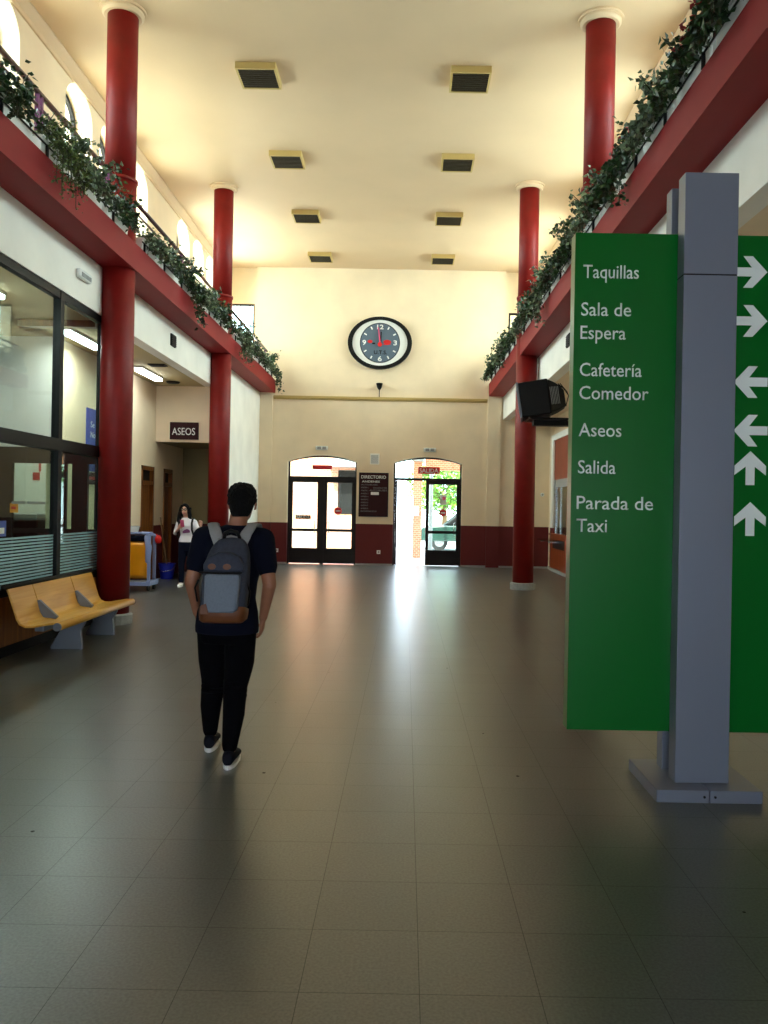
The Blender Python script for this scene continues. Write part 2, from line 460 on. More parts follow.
struct('wall_restroom_back', B((WA-.15, LX-.06, 19.1, 19.25, 0, 2.98)), M['passage'])
def wooddoor(name, a, b, ajar):
    t = thing(name, None, None, (WA-.08, (a+b)/2, 0)); t['kind'] = 'structure'
    obj('door_frame', B((WA-.14, WA+.02, a, a+.06, 0, 2.36), (WA-.14, WA+.02, b-.06, b, 0, 2.36), (WA-.14, WA+.02, a, b, 2.28, 2.36), (WA-.14, WA+.02, a, b, 1.98, 2.06)), M['doorwood'], t)
    obj('transom_pane', B((WA-.08, WA-.06, a+.06, b-.06, 2.06, 2.28)), M['black'], t)
    lf = obj('door_leaf', B((WA-.1, WA-.055, a+.06, b-.06, .01, 1.98), (WA-.056, WA-.045, a+.15, b-.15, .2, .9), (WA-.056, WA-.045, a+.15, b-.15, 1.05, 1.8)), M['doorwood'], t)
    bm = N(); ball(bm, (WA-.01, a+.12, 1.02), .025, 10); cyl(bm, (WA-.05, a+.12, 1.02), (WA-.01, a+.12, 1.02), .01)
    obj('door_handle', bm, M['chrome'], lf, smooth=True)
wooddoor('door_1', *D1, 0); wooddoor('door_2', *D2, 0)
# glimpse of the office beyond the end partition
struct('wall_office_back', B((-9, WA-.15, 14.6, 14.75, 0, AZ)), M['pale'])
struct('wall_office_side', B((-9, -8.85, 0, 14.75, 0, AZ)), M['pale'])
struct('wall_office_front', B((-9, WA, 12.12, 12.2, 2.41, AZ)), M['pale'])
struct('ceiling_office', B((-9, -8, -1, 14.75, AZ, AZ+.1), (-8, WA-.15, 12.2, 14.75, AZ, AZ+.1)), M['ceil_low'])
struct('wall_office_near', B((-9, LX-.2, -1.1, -1, 0, AZ)), M['pale'])

# right side wall of the aisle with ticket window
SX = 3.95
struct('wall_aisle_right', B((SX, SX+.2, -6, 17.8, 0, AZ), (SX, SX+.2, 17.8, 21.7, 3.6, AZ), (SX, SX+.2, 21.75, FY, 0, AZ)), M['cream'])

# far wall, two arched openings
DL = (-3.26, -1.36); DR = (-.34, 1.54); DSPR, DRISE = 2.83, .18
def far_wall(bm, y0, y1):
    x = LX-.2
    for a, b in (DL, DR):
        box(bm, x, a, y0, y1, 0, 4.6)
        prism(bm, seg_arch(a, b, DSPR, DRISE)+[(b, 4.6), (a, 4.6)], 'y', y0, y1)
        x = b
    box(bm, x, RX+.2, y0, y1, 0, 4.6)
bm = N(); far_wall(bm, FY, FY+.3)
box(bm, RX+.2, 4.2, FY+.0, FY+.3, 0, 4.75)
struct('wall_far', bm, M['cream_dado'])
struct('wall_far_upper', B((LX-.15, RX+.02, FY, FY+.3, 4.6, CZ), (UL-.1, LX-.15, FY+.12, FY+.3, 7.17, CZ), (UL-.1, -5.02, FY+.12, FY+.3, 4.9, CZ), (-4.27, LX-.15, FY+.12, FY+.3, 4.9, 7.17), (-5.02, -4.27, FY+.12, FY+.3, 4.6, 5.1),
     (RX+.02, UR+.1, FY+.12, FY+.3, 7.05, CZ), (3.45, UR+.1, FY+.12, FY+.3, 4.9, CZ), (RX+.02, RX+.12, FY+.12, FY+.3, 4.9, 7.05)), M['cream'])
struct('trim_6', B((-3.68, 2.2, FY-.05, FY+.01, 4.57, 4.63), (-3.68, 2.2, FY-.025, FY+.01, 4.53, 4.57)), M['lampbox'])
struct('trim_7', B((LX, -3.7, FY-.07, FY+.01, 0, BZ0)), M['cream_dado'])
struct('trim_8', B((2.22, RX-.06, FY-.07, FY+.01, 0, BZ0)), M['cream_dado'])
struct('baseboard_far', B((-3.7, DL[0], FY-.02, FY+.01, 0, .05), (DL[1], DR[0], FY-.02, FY+.01, 0, .05), (DR[1], 2.22, FY-.02, FY+.01, 0, .05), (RX-.06, SX, FY-.02, FY+.01, 0, .05)), M['stone'])
struct('baseboard_right', B((SX-.02, SX+.0, 2, 17.8, 0, .08), (SX-.02, SX, 21.75, FY-.02, 0, .08)), M['stone'])
def endwindow(name, a, b, z0, z1, bright):
    w = thing(name, None, None, ((a+b)/2, FY+.2, z0)); w['kind'] = 'structure'
    obj('window_frame', B((a, a+.05, FY+.15, FY+.22, z0, z1), (b-.05, b, FY+.15, FY+.22, z0, z1), (a, b, FY+.15, FY+.22, z1-.05, z1), (a, b, FY+.15, FY+.22, z0, z0+.05)), M['darkbrown'], w)
    obj('pane', B((a+.05, b-.05, FY+.18, FY+.185, z0+.05, z1-.05)), M['glass'], w)
endwindow('window_19', -5.02, -4.27, 5.1, 7.17, 1)
endwindow('window_20', RX+.12, 3.45, 4.9, 7.05, 0)
struct('wall_landing', B((RX, 4.2, 24.6, 24.7, 4.5, 8), (RX-.1, RX, FY+.3, 24.7, 4.5, 8), (RX-.1, 4.2, FY+.3, 24.7, 7.9, 8), (RX-.1, 4.2, FY+.3, 24.7, 4.4, 4.5)), M['cream'])
# wall closing the hall behind the viewer, with an unseen opening added to let fill light in
struct('wall_near', B((-9, -3, -6.2, -6, 0, CZ), (1.6, 6, -6.2, -6, 0, CZ), (-3, 1.6, -6.2, -6, 2.4, CZ)), M['cream'])
# outer closing of galleries' undersides
struct('wall_gallery_left_outer', B((UL-.42, UL-.1, -6, FY, AZ, BZ1-.3)), M['cream'])

# ------------------------------------------------------------------ columns
sides = ['nearer left', 'farther left', 'nearer right', 'farther right']
clabels = ['tall round red column nearest on the left, beside the wooden bench',
           'tall round red column on the left, behind the walking man near the ASEOS doorway',
           'tall round red column on the right, rising behind the green direction sign',
           'slender round red column on the right, behind the black television']
for i, (cx, cy) in enumerate(COLS):
    t = thing('column', clabels[i], 'column', (cx, cy, 0), group='round red columns')
    bm = N(); loft(bm, [(cx, cy, .14, .21, .21), (cx, cy, 5.88, .21, .21)], 48)
    obj('lower_shaft', bm, M['red'], t, smooth=True)
    bm = N(); loft(bm, [(cx, cy, 5.9, .198, .198), (cx, cy, CZ-.05, .198, .198)], 48)
    obj('upper_shaft', bm, M['red'], t, smooth=True)
    bm = N(); loft(bm, [(cx, cy, 5.86, .222, .222), (cx, cy, 5.875, .226, .226), (cx, cy, 5.905, .226, .226), (cx, cy, 5.915, .2, .2)], 48)
    obj('collar', bm, M['red'], t, smooth=True)
    bm = N(); loft(bm, [(cx, cy, CZ-.09, .24, .24), (cx, cy, CZ-.06, .27, .27), (cx, cy, CZ-.03, .27, .27), (cx, cy, CZ-.03, .3, .3), (cx, cy, CZ, .3, .3)], 48)
    obj('capital', bm, M['ceiling'], t)
    bm = N(); loft(bm, [(cx, cy, 0, .255, .255), (cx, cy, .12, .255, .255), (cx, cy, .14, .235, .235)], 24)
    obj('base_ring', bm, M['stone'], t)

# ------------------------------------------------------------------ ceiling lamps
rows = ['nearest', 'second', 'third', 'farthest']
for i in range(4):
    for s, xc in (('left', -2.34), ('right', .86)):
        yc = 12.28+2.97*i
        t = thing('ceiling_lamp', '%s of the four square dark unlit ceiling lamps in the %s row' % (rows[i], s), 'ceiling lamp', (xc, yc, CZ-.1), group='square ceiling lamps')
        w = .3; bm = N()
        for bx in ((xc-w, xc-w+.03, yc-w, yc+w), (xc+w-.03, xc+w, yc-w, yc+w), (xc-w+.03, xc+w-.03, yc-w, yc-w+.03), (xc-w+.03, xc+w-.03, yc+w-.03, yc+w)): box(bm, *bx, CZ-.1, CZ)
        obj('rim', bm, M['lampbox'], t)
        bm = N(); box(bm, xc-w+.03, xc+w-.03, yc-w+.03, yc+w-.03, CZ-.085, CZ-.07)
        for k in range(9):
            q = yc-w+.03+(k+.5)*.06; box(bm, xc-w+.03, xc+w-.03, q-.004, q+.004, CZ-.098, CZ-.085)
        obj('louvre', bm, M['lampdark'], t)

# fluorescent fittings in the left aisle
fl = ['lit fluorescent fitting on the aisle ceiling, cut by the left edge of the picture', 'lit fluorescent fitting seen through the upper glass beside the nearer left column', 'lit fluorescent fitting in the open bay before the ASEOS sign']
for k, (a, b) in enumerate(((8.35, 9.6), (11.4, 12.7), (14.55, 15.8))):
    t = thing('fluorescent_light', fl[k], 'ceiling light', (-4.85, (a+b)/2, AZ-.09), group='fluorescent aisle lights')
    obj('housing', B((-4.93, -4.77, a, b, AZ-.04, AZ)), M['white'], t)
    obj('diffuser', B((-4.92, -4.78, a+.02, b-.02, AZ-.09, AZ-.04)), M['tube'], t, bevel=.01)
t = thing('fluorescent_light', 'lit fluorescent fitting in the office behind the dark end partition', 'ceiling light', (-6, 13.4, AZ-.09), group='fluorescent aisle lights')
obj('housing', B((-6.6, -5.6, 13.32, 13.48, AZ-.04, AZ)), M['white'], t)
obj('diffuser', B((-6.58, -5.62, 13.33, 13.47, AZ-.09, AZ-.04)), M['tube'], t, bevel=.01)
# small ceiling fittings of that bay
t = thing('ceiling_vent', 'small dark rectangular vent on the aisle ceiling beside the fluorescent light', 'vent', (-4.45, 14.4, AZ-.03))
obj('frame', B((-4.6, -4.3, 14.3, 14.5, AZ-.02, AZ)), M['darkbrown'], t)
obj('grille', B(*[(-4.58, -4.32, 14.32+k*.035, 14.335+k*.035, AZ-.03, AZ-.02) for k in range(5)]), M['black'], t)
bm = N(); cyl(bm, (-4.75, 16.4, AZ-.03), (-4.75, 16.4, AZ), .12, .14, 24)
dl = thing('downlight', 'round dark recessed downlight above the ASEOS sign', 'ceiling light', (-4.75, 16.4, AZ-.03))
obj('rim', bm, M['darkbrown'], dl)
bm = N(); cyl(bm, (-4.75, 16.4, AZ-.035), (-4.75, 16.4, AZ-.028), .09, .09, 20); obj('lens', bm, M['black'], dl)

# ------------------------------------------------------------------ clock
cx, cz, y = -.783, 6.112, FY
def ellipse(a, b, n=64): return [(cx+a*math.cos(2*PI*i/n), cz+b*math.sin(2*PI*i/n)) for i in range(n)]
t = thing('wall_clock', 'large oval black-rimmed wall clock with a round slate face', 'clock', (cx, y, cz-.72))
bm = N(); o1, o2 = ellipse(.88, .715), ellipse(.755, .63)
for i in range(64):
    j = (i+1) % 64; prism(bm, [o1[i], o1[j], o2[j], o2[i]], 'y', y-.12, y)
obj('rim', bm, M['black'], t)
bm = N(); prism(bm, ellipse(.757, .632), 'y', y-.08, y); obj('surround', bm, M['white'], t)
bm = N(); prism(bm, ellipse(.55, .55), 'y', y-.085, y-.08); obj('hub_ring', bm, M['black'], t)
bm = N(); prism(bm, ellipse(.53, .53), 'y', y-.095, y-.085); face = obj('clock_face', bm, M['clockface'], t)
bms = [text_bm('12', cx-.085, cx+.095, y-.096, cz+.375, .12, bold=.02), text_bm('3', cx+.37, cx+.47, y-.096, cz-.06, .13, bold=.02),
       text_bm('6', cx-.05, cx+.06, y-.096, cz-.5, .13, bold=.02), text_bm('9', cx-.48, cx-.38, y-.096, cz-.06, .13, bold=.02)]
for k in range(12):
    if k % 3 == 0: continue
    a = k*PI/6; dx, dz = math.sin(a), math.cos(a); q = N()
    p = [(cx+dx*r+dz*w, cz+dz*r-dx*w) for r, w in ((.42, -.018), (.42, .018), (.5, .018), (.5, -.018))]
    prism(q, p, 'y', y-.1, y-.095); bms.append(q)
for q in bms[:4]: obj('numeral', q, M['white'], face)
for q in bms[4:]: obj('hour_mark', q, M['white'], face)
obj('lettering', text_bm('U.T.S.', cx-.16, cx+.2, y-.096, cz-.31, .1, bold=.02), M['black'], face)
bm = N()
prism(bm, [(cx+.2+.11*math.cos(i*PI/8), cz+.02+.065*math.sin(i*PI/8)) for i in range(16)], 'y', y-.099, y-.095)
obj('emblem', bm, M['signred'], face); bm = N()
prism(bm, [(cx-.27+.07*math.cos(i*PI/8), cz+.03+.045*math.sin(i*PI/8)) for i in range(16)], 'y', y-.099, y-.095)
obj('emblem', bm, M['signred'], face); bm = N()
prism(bm, [(cx+.08, cz-.06), (cx+.3, cz-.05), (cx+.3, cz-.035), (cx+.08, cz-.04)], 'y', y-.099, y-.095)
obj('emblem_line', bm, M['signred'], face)
bm = N(); box(bm, cx-.21, cx-.13, y-.1, y-.095, cz-.04, cz+.0); obj('emblem_bar', bm, M['black'], face)
bm = N(); prism(bm, [(cx-.012, cz-.06), (cx+.035, cz-.05), (cx+.045, cz+.3), (cx+.02, cz+.3)], 'y', y-.112, y-.106); obj('hour_hand', bm, M['black'], t)
bm = N(); prism(bm, [(cx-.0, cz-.1), (cx+.04, cz-.1), (cx-.035, cz+.42), (cx-.065, cz+.42)], 'y', y-.122, y-.116); obj('minute_hand', bm, M['pink'], t)
bm = N(); cyl(bm, (cx, y-.128, cz-.05), (cx, y-.1, cz-.05), .06, .06, 20); obj('hub', bm, M['signred'], t)

# small lamp under the clock, standing on the ledge
t = thing('spotlight', 'small black spotlight on a thin stem standing on the ledge under the clock', 'lamp', (-.775, FY-.03, 4.63))
bm = N(); cyl(bm, (-.775, FY-.03, 4.63), (-.775, FY-.03, 4.85), .012); obj('stem', bm, M['black'], t)
bm = N(); loft(bm, [(-.775, FY-.08, 4.83, .03, .03), (-.775, FY-.09, 4.88, .06, .06), (-.775, FY-.1, 4.99, .09, .09), (-.775, FY-.1, 5.0, .085, .085)], 20); obj('lamp_head', bm, M['black'], t)

# ------------------------------------------------------------------ far doors
def frame_bm(a, b, z0, z1, w, y0, y1):
    return B((a, a+w, y0, y1, z0, z1), (b-w, b, y0, y1, z0, z1), (a+w, b-w, y0, y1, z1-w, z1), (a+w, b-w, y0, y1, z0, z0+w))
def arch_frame(a, b, y0, y1):
    bm = N(); t = .045
    o = [(a, 0)]+seg_arch(a, b, DSPR, DRISE)+[(b, 0)]; i_ = [(a+t, 0)]+seg_arch(a+t, b-t, DSPR, DRISE-t)+[(b-t, 0)]
    for k in range(len(o)-1): prism(bm, [o[k], o[k+1], i_[k+1], i_[k]], 'y', y0, y1)
    return bm
def leaf(par, a, b, y0, side):
    y1 = y0+.05; w = .085
    bm = B((a, a+w, y0, y1, .02, 2.36), (b-w, b, y0, y1, .02, 2.36), (a+w, b-w, y0, y1, 2.26, 2.36), (a+w, b-w, y0, y1, .9, .98), (a+w, b-w, y0, y1, .02, .44))
    lf = obj('door_leaf', bm, M['darkbrown'], par)
    obj('upper_pane', B((a+w, b-w, y0+.02, y0+.028, .98, 2.26)), M['glass'], lf)
    obj('lower_pane', B((a+w, b-w, y0+.02, y0+.028, .44, .9)), M['glass'], lf)
    hx = b-.12 if side > 0 else a+.12
    bm = N(); tube(bm, [(hx, y0, .86), (hx-.03*side, y0-.07, .88), (hx-.03*side, y0-.07, 1.18), (hx, y0, 1.2)], .012)
    obj('door_handle', bm, M['chrome'], lf, smooth=True)
    return lf
dl_ = thing('door_3', None, None, ((DL[0]+DL[1])/2, FY+.2, 0)); dl_['kind'] = 'structure'
obj('door_frame', arch_frame(*DL, FY+.14, FY+.22), M['darkbrown'], dl_)
obj('transom_bar', B((DL[0]+.04, DL[1]-.04, FY+.14, FY+.22, 2.36, 2.43)), M['darkbrown'], dl_)
obj('centre_post', B((-2.36, -2.26, FY+.14, FY+.22, 0, 2.36)), M['darkbrown'], dl_)
leaf(dl_, DL[0]+.045, -2.36, FY+.15, 1); leaf(dl_, -2.26, DL[1]-.045, FY+.15, -1)
bm = N(); prism(bm, [(DL[0]+.045, 2.43), (DL[1]-.045, 2.43)]+list(reversed(seg_arch(DL[0]+.045, DL[1]-.045, DSPR, DRISE-.045))), 'y', FY+.175, FY+.18)
obj('transom_pane', bm, M['glass'], dl_)
dr_ = thing('door_4', None, None, ((DR[0]+DR[1])/2, FY+.2, 0)); dr_['kind'] = 'structure'
obj('door_frame', arch_frame(*DR, FY+.14, FY+.22), M['darkbrown'], dr_)
obj('transom_bar', B((DR[0]+.04, DR[1]-.04, FY+.14, FY+.22, 2.36, 2.43)), M['darkbrown'], dr_)
leaf(dr_, .56, DR[1]-.045, FY+.15, 1)
bm = N(); prism(bm, [(DR[0]+.045, 2.43), (DR[1]-.045, 2.43)]+list(reversed(seg_arch(DR[0]+.045, DR[1]-.045, DSPR, DRISE-.045))), 'y', FY+.175, FY+.18)
obj('transom_pane', bm, M['glass'], dr_)
# open leaf, swung outwards, seen nearly edge on
ol = thing('door_5', None, None, (DR[0]+.05, FY+.2, 0)); ol['kind'] = 'structure'
x0 = DR[0]+.045
bm = B((x0, x0+.05, FY+.25, FY+.34, .02, 2.36), (x0, x0+.05, FY+1.1, FY+1.18, .02, 2.36), (x0, x0+.05, FY+.34, FY+1.1, 2.27, 2.36), (x0, x0+.05, FY+.34, FY+1.1, .9, .98), (x0, x0+.05, FY+.34, FY+1.1, .02, .44))
lf = obj('door_leaf', bm, M['darkbrown'], ol)
obj('pane', B((x0+.02, x0+.026, FY+.34, FY+1.1, .44, .9), (x0+.02, x0+.026, FY+.34, FY+1.1, .98, 2.27)), M['glass'], lf)
bm = N(); tube(bm, [(x0+.05, FY+1.05, .8), (x0+.14, FY+1.05, .85), (x0+.14, FY+1.05, 1.25), (x0+.05, FY+1.05, 1.3)], .014); obj('door_handle', bm, M['chrome'], lf, smooth=True)

# signs at the doors
t = thing('no_entry_sign', 'round red no-entry sticker on the right leaf of the closed left door', 'sign', (-1.87, FY+.13, 1.4), group='no entry stickers')
bm = N(); cyl(bm, (-1.87, FY+.135, 1.48), (-1.87, FY+.145, 1.48), .105, .105, 28); obj('disc', bm, M['signred'], t)
obj('bar', B((-1.935, -1.805, FY+.13, FY+.135, 1.465, 1.495)), M['white'], t)
t = thing('no_entry_sign', 'round red no-entry sticker on the glass of the right arched doorway', 'sign', (1.04, FY+.13, 1.4), group='no entry stickers')
bm = N(); cyl(bm, (1.04, FY+.135, 1.48), (1.04, FY+.145, 1.48), .1, .1, 28); obj('disc', bm, M['signred'], t)
obj('bar', B((.978, 1.102, FY+.13, FY+.135, 1.465, 1.495)), M['white'], t)
t = thing('paper_notice', 'white paper notice with red print taped above the no-entry sticker', 'notice', (1.04, FY+.14, 1.7))
obj('sheet', B((.95, 1.13, FY+.14, FY+.145, 1.7, 1.98)), M['white'], t)
bm = N(); cyl(bm, (1.06, FY+.137, 1.88), (1.06, FY+.14, 1.88), .05, .05, 16); obj('print', bm, M['pink'], t)
t = thing('exit_sign', 'red SALIDA sign hanging in the arch of the right doorway', 'sign', (.63, FY+.1, 2.56))
obj('board', B((.33, .93, FY+.09, FY+.12, 2.55, 2.74)), M['signred'], t)
obj('lettering', text_bm('SALIDA', .37, .89, FY+.09, 2.585, .115, bold=.01), M['white'], t)
t = thing('exit_sign', 'plain red strip sign in the arch over the closed left door', 'sign', (-2.32, FY+.1, 2.6))
obj('board', B((-2.59, -2.05, FY+.09, FY+.12, 2.62, 2.74)), M['signred'], t)
t = thing('sticker', 'black SALIDA sticker on the left leaf of the closed door', 'sticker', (-2.83, FY+.14, 1.24))
obj('backing', B((-3.04, -2.62, FY+.14, FY+.146, 1.24, 1.35)), M['black'], t)
obj('lettering', text_bm('SALIDA', -3.01, -2.65, FY+.14, 1.262, .065), M['white'], t)
for lab, xc in (('white emergency light on the wall over the left arched doorway', -2.33), ('white emergency light on the wall over the right arched doorway', .64)):
    t = thing('emergency_light', lab, 'emergency light', (xc, FY, 3.14), group='emergency lights over the doors')
    obj('housing', B((xc-.17, xc+.17, FY-.07, FY, 3.15, 3.26)), M['white'], t, bevel=.015)
    obj('diffuser', B((xc-.12, xc-.02, FY-.08, FY-.07, 3.17, 3.24), (xc+.02, xc+.12, FY-.08, FY-.07, 3.17, 3.24)), M['stone'], t)
t = thing('emergency_light', 'white emergency light on the left lintel beside the nearer column', 'emergency light', (LX, 10.0, 4.34))
obj('housing', B((LX, LX+.06, 9.82, 10.19, 4.34, 4.45)), M['white'], t, bevel=.02)
obj('diffuser', B((LX+.06, LX+.066, 9.86, 10.15, 4.36, 4.41)), M['stone'], t)
t = thing('wall_loudspeaker', 'pale flat loudspeaker panel on the wall between the two doorways', 'loudspeaker', (-.86, FY, 2.78))
obj('panel', B((-1.0, -.74, FY-.04, FY, 2.78, 3.08)), M['pale'], t, bevel=.01)
obj('grille', B(*[(-.97, -.77, FY-.046, FY-.04, 2.81+k*.03, 2.825+k*.03) for k in range(8)]), M['stone'], t)
# directory board
t = thing('directory_board', 'dark maroon DIRECTORIO board between the two arched doorways', 'notice board', (-.89, FY, 1.36))
obj('board', B((-1.27, -.5, FY-.04, FY, 1.36, 2.53)), M['signmaroon'], t)
obj('rim', frame_bm(-1.29, -.48, 1.34, 2.55, .02, FY-.05, FY), M['black'], t)
bms = [text_bm('DIRECTORIO', -1.23, -.55, FY-.04, 2.39, .085, bold=.015), text_bm('ANDENES', -1.21, -.72, FY-.04, 2.28, .055, bold=.01)]
for q in bms: obj('heading', q, M['white'], t)
bms = [text_bm('AUTOBUSES', -1.23, -.78, FY-.04, 2.2, .035)]
for k in range(8):
    bms.append(text_bm('ANDEN %d' % (k+1), -1.23, -1.03, FY-.04, 2.12-k*.082, .04))
bms.append(text_bm('INFORMACION', -1.23, -.8, FY-.04, 1.47, .04))
bms.append(text_bm('SALIDAS DE', -.9, -.52, FY-.04, 2.115, .04)); bms.append(text_bm('AUTOBUSES', -1.0, -.52, FY-.04, 2.045, .045))
for q in bms: obj('lettering', q, M['strap'], t)
obj('paper_label', B((-.96, -.74, FY-.046, FY-.04, 1.94, 2.02)), M['white'], t)
for lab, xc in (('small white wall socket left of the closed door', -3.53), ('small white wall socket on the maroon dado under the directory board', -.72)):
    t = thing('wall_socket', lab, 'socket', (xc, FY, .32), group='wall sockets')
    obj('plate', B((xc-.05, xc+.05, FY-.02, FY, .32, .42)), M['white'], t, bevel=.006)
    bm = N(); cyl(bm, (xc, FY-.024, .37), (xc, FY-.02, .37), .028, .028, 16); obj('outlet', bm, M['stone'], t)

# ------------------------------------------------------------------ ASEOS sign
t = thing('restroom_sign', 'dark maroon ASEOS sign on the cream wall over the restroom passage', 'sign', (-4.67, 17, 2.95))
obj('board', B((-4.96, -4.37, 16.95, 17.0, 2.95, 3.31)), M['signmaroon'], t)
obj('lettering', text_bm('ASEOS', -4.915, -4.43, 16.95, 3.045, .15, bold=.005), M['white'], t)
for lab, x, s, yy in (('small black vent on the left lintel between the two left columns', LX, 1, 13.9), ('small black vent on the right lintel beyond the television', RX, -1, 13.3)):
    t = thing('lintel_vent', lab, 'vent', (x, yy, 4.3), group='lintel vents')
    xx = sorted((x, x+.03*s)); obj('frame', B((xx[0], xx[1], yy-.13, yy+.13, 4.3, 4.5)), M['black'], t)
    xx = sorted((x+.03*s, x+.04*s)); obj('slats', B(*[(xx[0], xx[1], yy-.11, yy+.11, 4.32+k*.035, 4.335+k*.035) for k in range(5)]), M['darkbrown'], t)

# ------------------------------------------------------------------ glazed partition, left
t = thing('glazed_partition', 'black framed glass partition with frosted stripes behind the bench', 'partition', (LX-.06, 6.6, 0))
X0, X1 = LX-.1, LX-.02
mull = [2.5, 4.1, 5.9, 7.7, 9.5, 10.85]
bm = N()
box(bm, X0, X1, 2.5, 10.85, AZ-.09, AZ); box(bm, X0, X1, 2.5, 10.85, .62, .7); box(bm, X0, X1+.02, 2.5, 10.85, 2.2, 2.34)
for m_ in mull: box(bm, X0, X1+.01, m_-.05, m_+.05, .1, AZ)
obj('frame', bm, M['black'], t)
obj('plinth', B((X0, X1-.02, 2.5, 10.85, 0, .12)), M['black'], t)
for a, b in zip(mull, mull[1:]):
    obj('wood_panel', B((X0, X1+.01, a+.05, b-.05, .12, .62)), M['panelwood'], t)
    obj('upper_pane', B((LX-.064, LX-.056, a+.05, b-.05, 2.34, AZ-.09)), M['glass'], t)
    p = obj('lower_pane', B((LX-.064, LX-.056, a+.05, b-.05, .7, 2.2)), M['glass'], t)
    bm = N()
    for k in range(15): box(bm, LX-.056, LX-.053, a+.05, b-.05, .71+k*.035, .71+k*.035+.022)
    obj('frosted_stripes', bm, M['frost'], p)
t = thing('window_notice', 'small printed blue and white notice on the lower glass at left edge', 'notice', (LX-.05, 8.0, 1.25))
obj('sheet', B((LX-.052, LX-.048, 7.7, 8.32, 1.24, 1.4)), M['signblue'], t)
obj('print', B((LX-.048, LX-.046, 7.75, 8.28, 1.27, 1.33)), M['white'], t)
# end partition with dark doors
t = thing('dark_partition', 'dark brown glazed door partition seen through the glass', 'partition', (-5.4, 12.05, 0))
y0, y1 = 12.05, 12.12
bm = B((-7.5, LX-.22, y0, y1, 2.17, 2.41))
for a, b in ((-7.5, -5.86), (-5.28, -5.06), (-4.97, -4.74), (-4.6, LX-.22)): box(bm, a, b, y0, y1, 0, 2.17)
box(bm, -5.86, -4.6, y0, y1, 0, .25); box(bm, -5.86, -4.6, y0+.02, y1-.02, 1.13, 1.2)
obj('frame', bm, M['darkbrown'], t)
for a, b in ((-5.86, -5.28), (-5.06, -4.97), (-4.74, -4.6)):
    obj('pane', B((a, b, y0+.03, y0+.036, .25, 2.17)), M['glass'], t)
obj('crash_bar', B((-5.85, -5.65, y0-.02, y0-.01, 1.56, 1.6), (-5.62, -5.35, y0-.02, y0-.01, 1.56, 1.6)), M['chrome'], t)
t = thing('red_poster', 'small red notice on the office wall seen through the glass', 'notice', (-6.3, 14.59, 2.1))
obj('sheet', B((-6.72, -6.6, 14.58, 14.6, 1.98, 2.12)), M['signred'], t)
obj('strip', B((-6.61, -6.57, 14.57, 14.58, 2.14, 2.3)), M['signred'], t)
t = thing('yellow_sticker', 'small yellow and red warning sticker on the dark partition', 'sticker', (-5.9, 12.04, 1.37))
obj('backing', B((-5.88, -5.76, 12.04, 12.05, 1.43, 1.57)), M['yellow'], t); obj('band', B((-5.86, -5.79, 12.035, 12.04, 1.48, 1.52)), M['signred'], t)
t = thing('photocopier', 'dark office machine standing beyond the dark partition', 'machine', (-6.2, 13.2, 0))
obj('body', B((-6.35, -5.9, 13.0, 13.5, .0, 1.3)), M['black'], t, bevel=.02)
obj('lid', B((-6.33, -5.92, 13.02, 13.48, 1.3, 1.4)), M['stone'], t, bevel=.02)
# blue signs fixed to the aisle wall
t = thing('blue_sign', 'blue notice with white writing on the wall behind the upper glass', 'sign', (WA, 13.4, 2.7), group='blue wall signs')
obj('board', B((WA, WA+.02, 13.3, 14.5, 2.5, 3.16)), M['signblue'], t)
bmt = merge(text_bm('Se ruega', 0, .6, 0, 2.95, .1), text_bm('No pasar', 0, .6, 0, 2.78, .1))
for v in bmt.verts: v.co = Vector((WA+.02-v.co.y, 13.45+v.co.x, v.co.z-.1))
obj('lettering', bmt, M['white'], t)
t = thing('blue_sign', 'small dark and blue notice lower on the wall behind the lower glass', 'sign', (WA, 13.4, 1.95), group='blue wall signs')
obj('board', B((WA, WA+.02, 13.3, 14.4, 2.12, 2.3)), M['signblue'], t)
obj('lower_band', B((WA, WA+.02, 13.3, 14.4, 1.9, 2.1)), M['black'], t)
obj('red_mark', B((WA+.02, WA+.024, 13.4, 13.8, 1.98, 2.03)), M['signred'], t)

# ------------------------------------------------------------------ ticket counter, right aisle
t = thing('ticket_counter', 'wooden ticket counter with a shelf below the window at the far right', 'counter', (SX-.05, 19.8, 0))
obj('front_panel', B((SX-.06, SX+.12, 17.8, 21.75, .08, .95)), M['counterwood'], t)
obj('recess', B((SX-.065, SX-.06, 19.8, 21.3, .62, .85)), M['darkbrown'], t)
obj('kick_strip', B((SX-.07, SX+.1, 17.8, 21.75, 0, .08)), M['stone'], t)
obj('ledge', B((SX-.1, SX+.2, 17.8, 21.75, .95, 1.0)), M['counterwood'], t)
sh = obj('shelf', B((SX-.42, SX-.06, 20.2, 21.7, .82, .85)), M['glass'], t)
for q in (20.3, 21.5): obj('shelf_bracket', B((SX-.35, SX-.06, q, q+.02, .78, .82)), M['chrome'], sh)
t = thing('ticket_window', 'ticket window with a red-brown shutter panel above, at the far right', 'window', (SX, 19.8, 1.0))
obj('surround', B((SX-.06, SX+.1, 21.45, 21.75, 1.0, 3.6), (SX-.06, SX+.1, 17.8, 18, 1.0, 3.6), (SX-.06, SX+.1, 18, 21.45, 3.45, 3.6)), M['pale'], t)
obj('shutter', B((SX-.02, SX+.04, 18, 21.45, 2.4, 3.45)), M['shutter'], t)
obj('header_sign', B((SX-.03, SX+.02, 18, 21.3, 2.2, 2.4)), M['stone'], t)
f = obj('window_frame', B((SX-.03, SX+.04, 21.2, 21.45, 1.0, 2.4), (SX-.02, SX+.04, 20.6, 20.68, 1.0, 2.2), (SX-.02, SX+.04, 19.3, 19.38, 1.0, 2.2), (SX-.02, SX+.04, 18, 18.08, 1.0, 2.2)), M['chrome'], t)
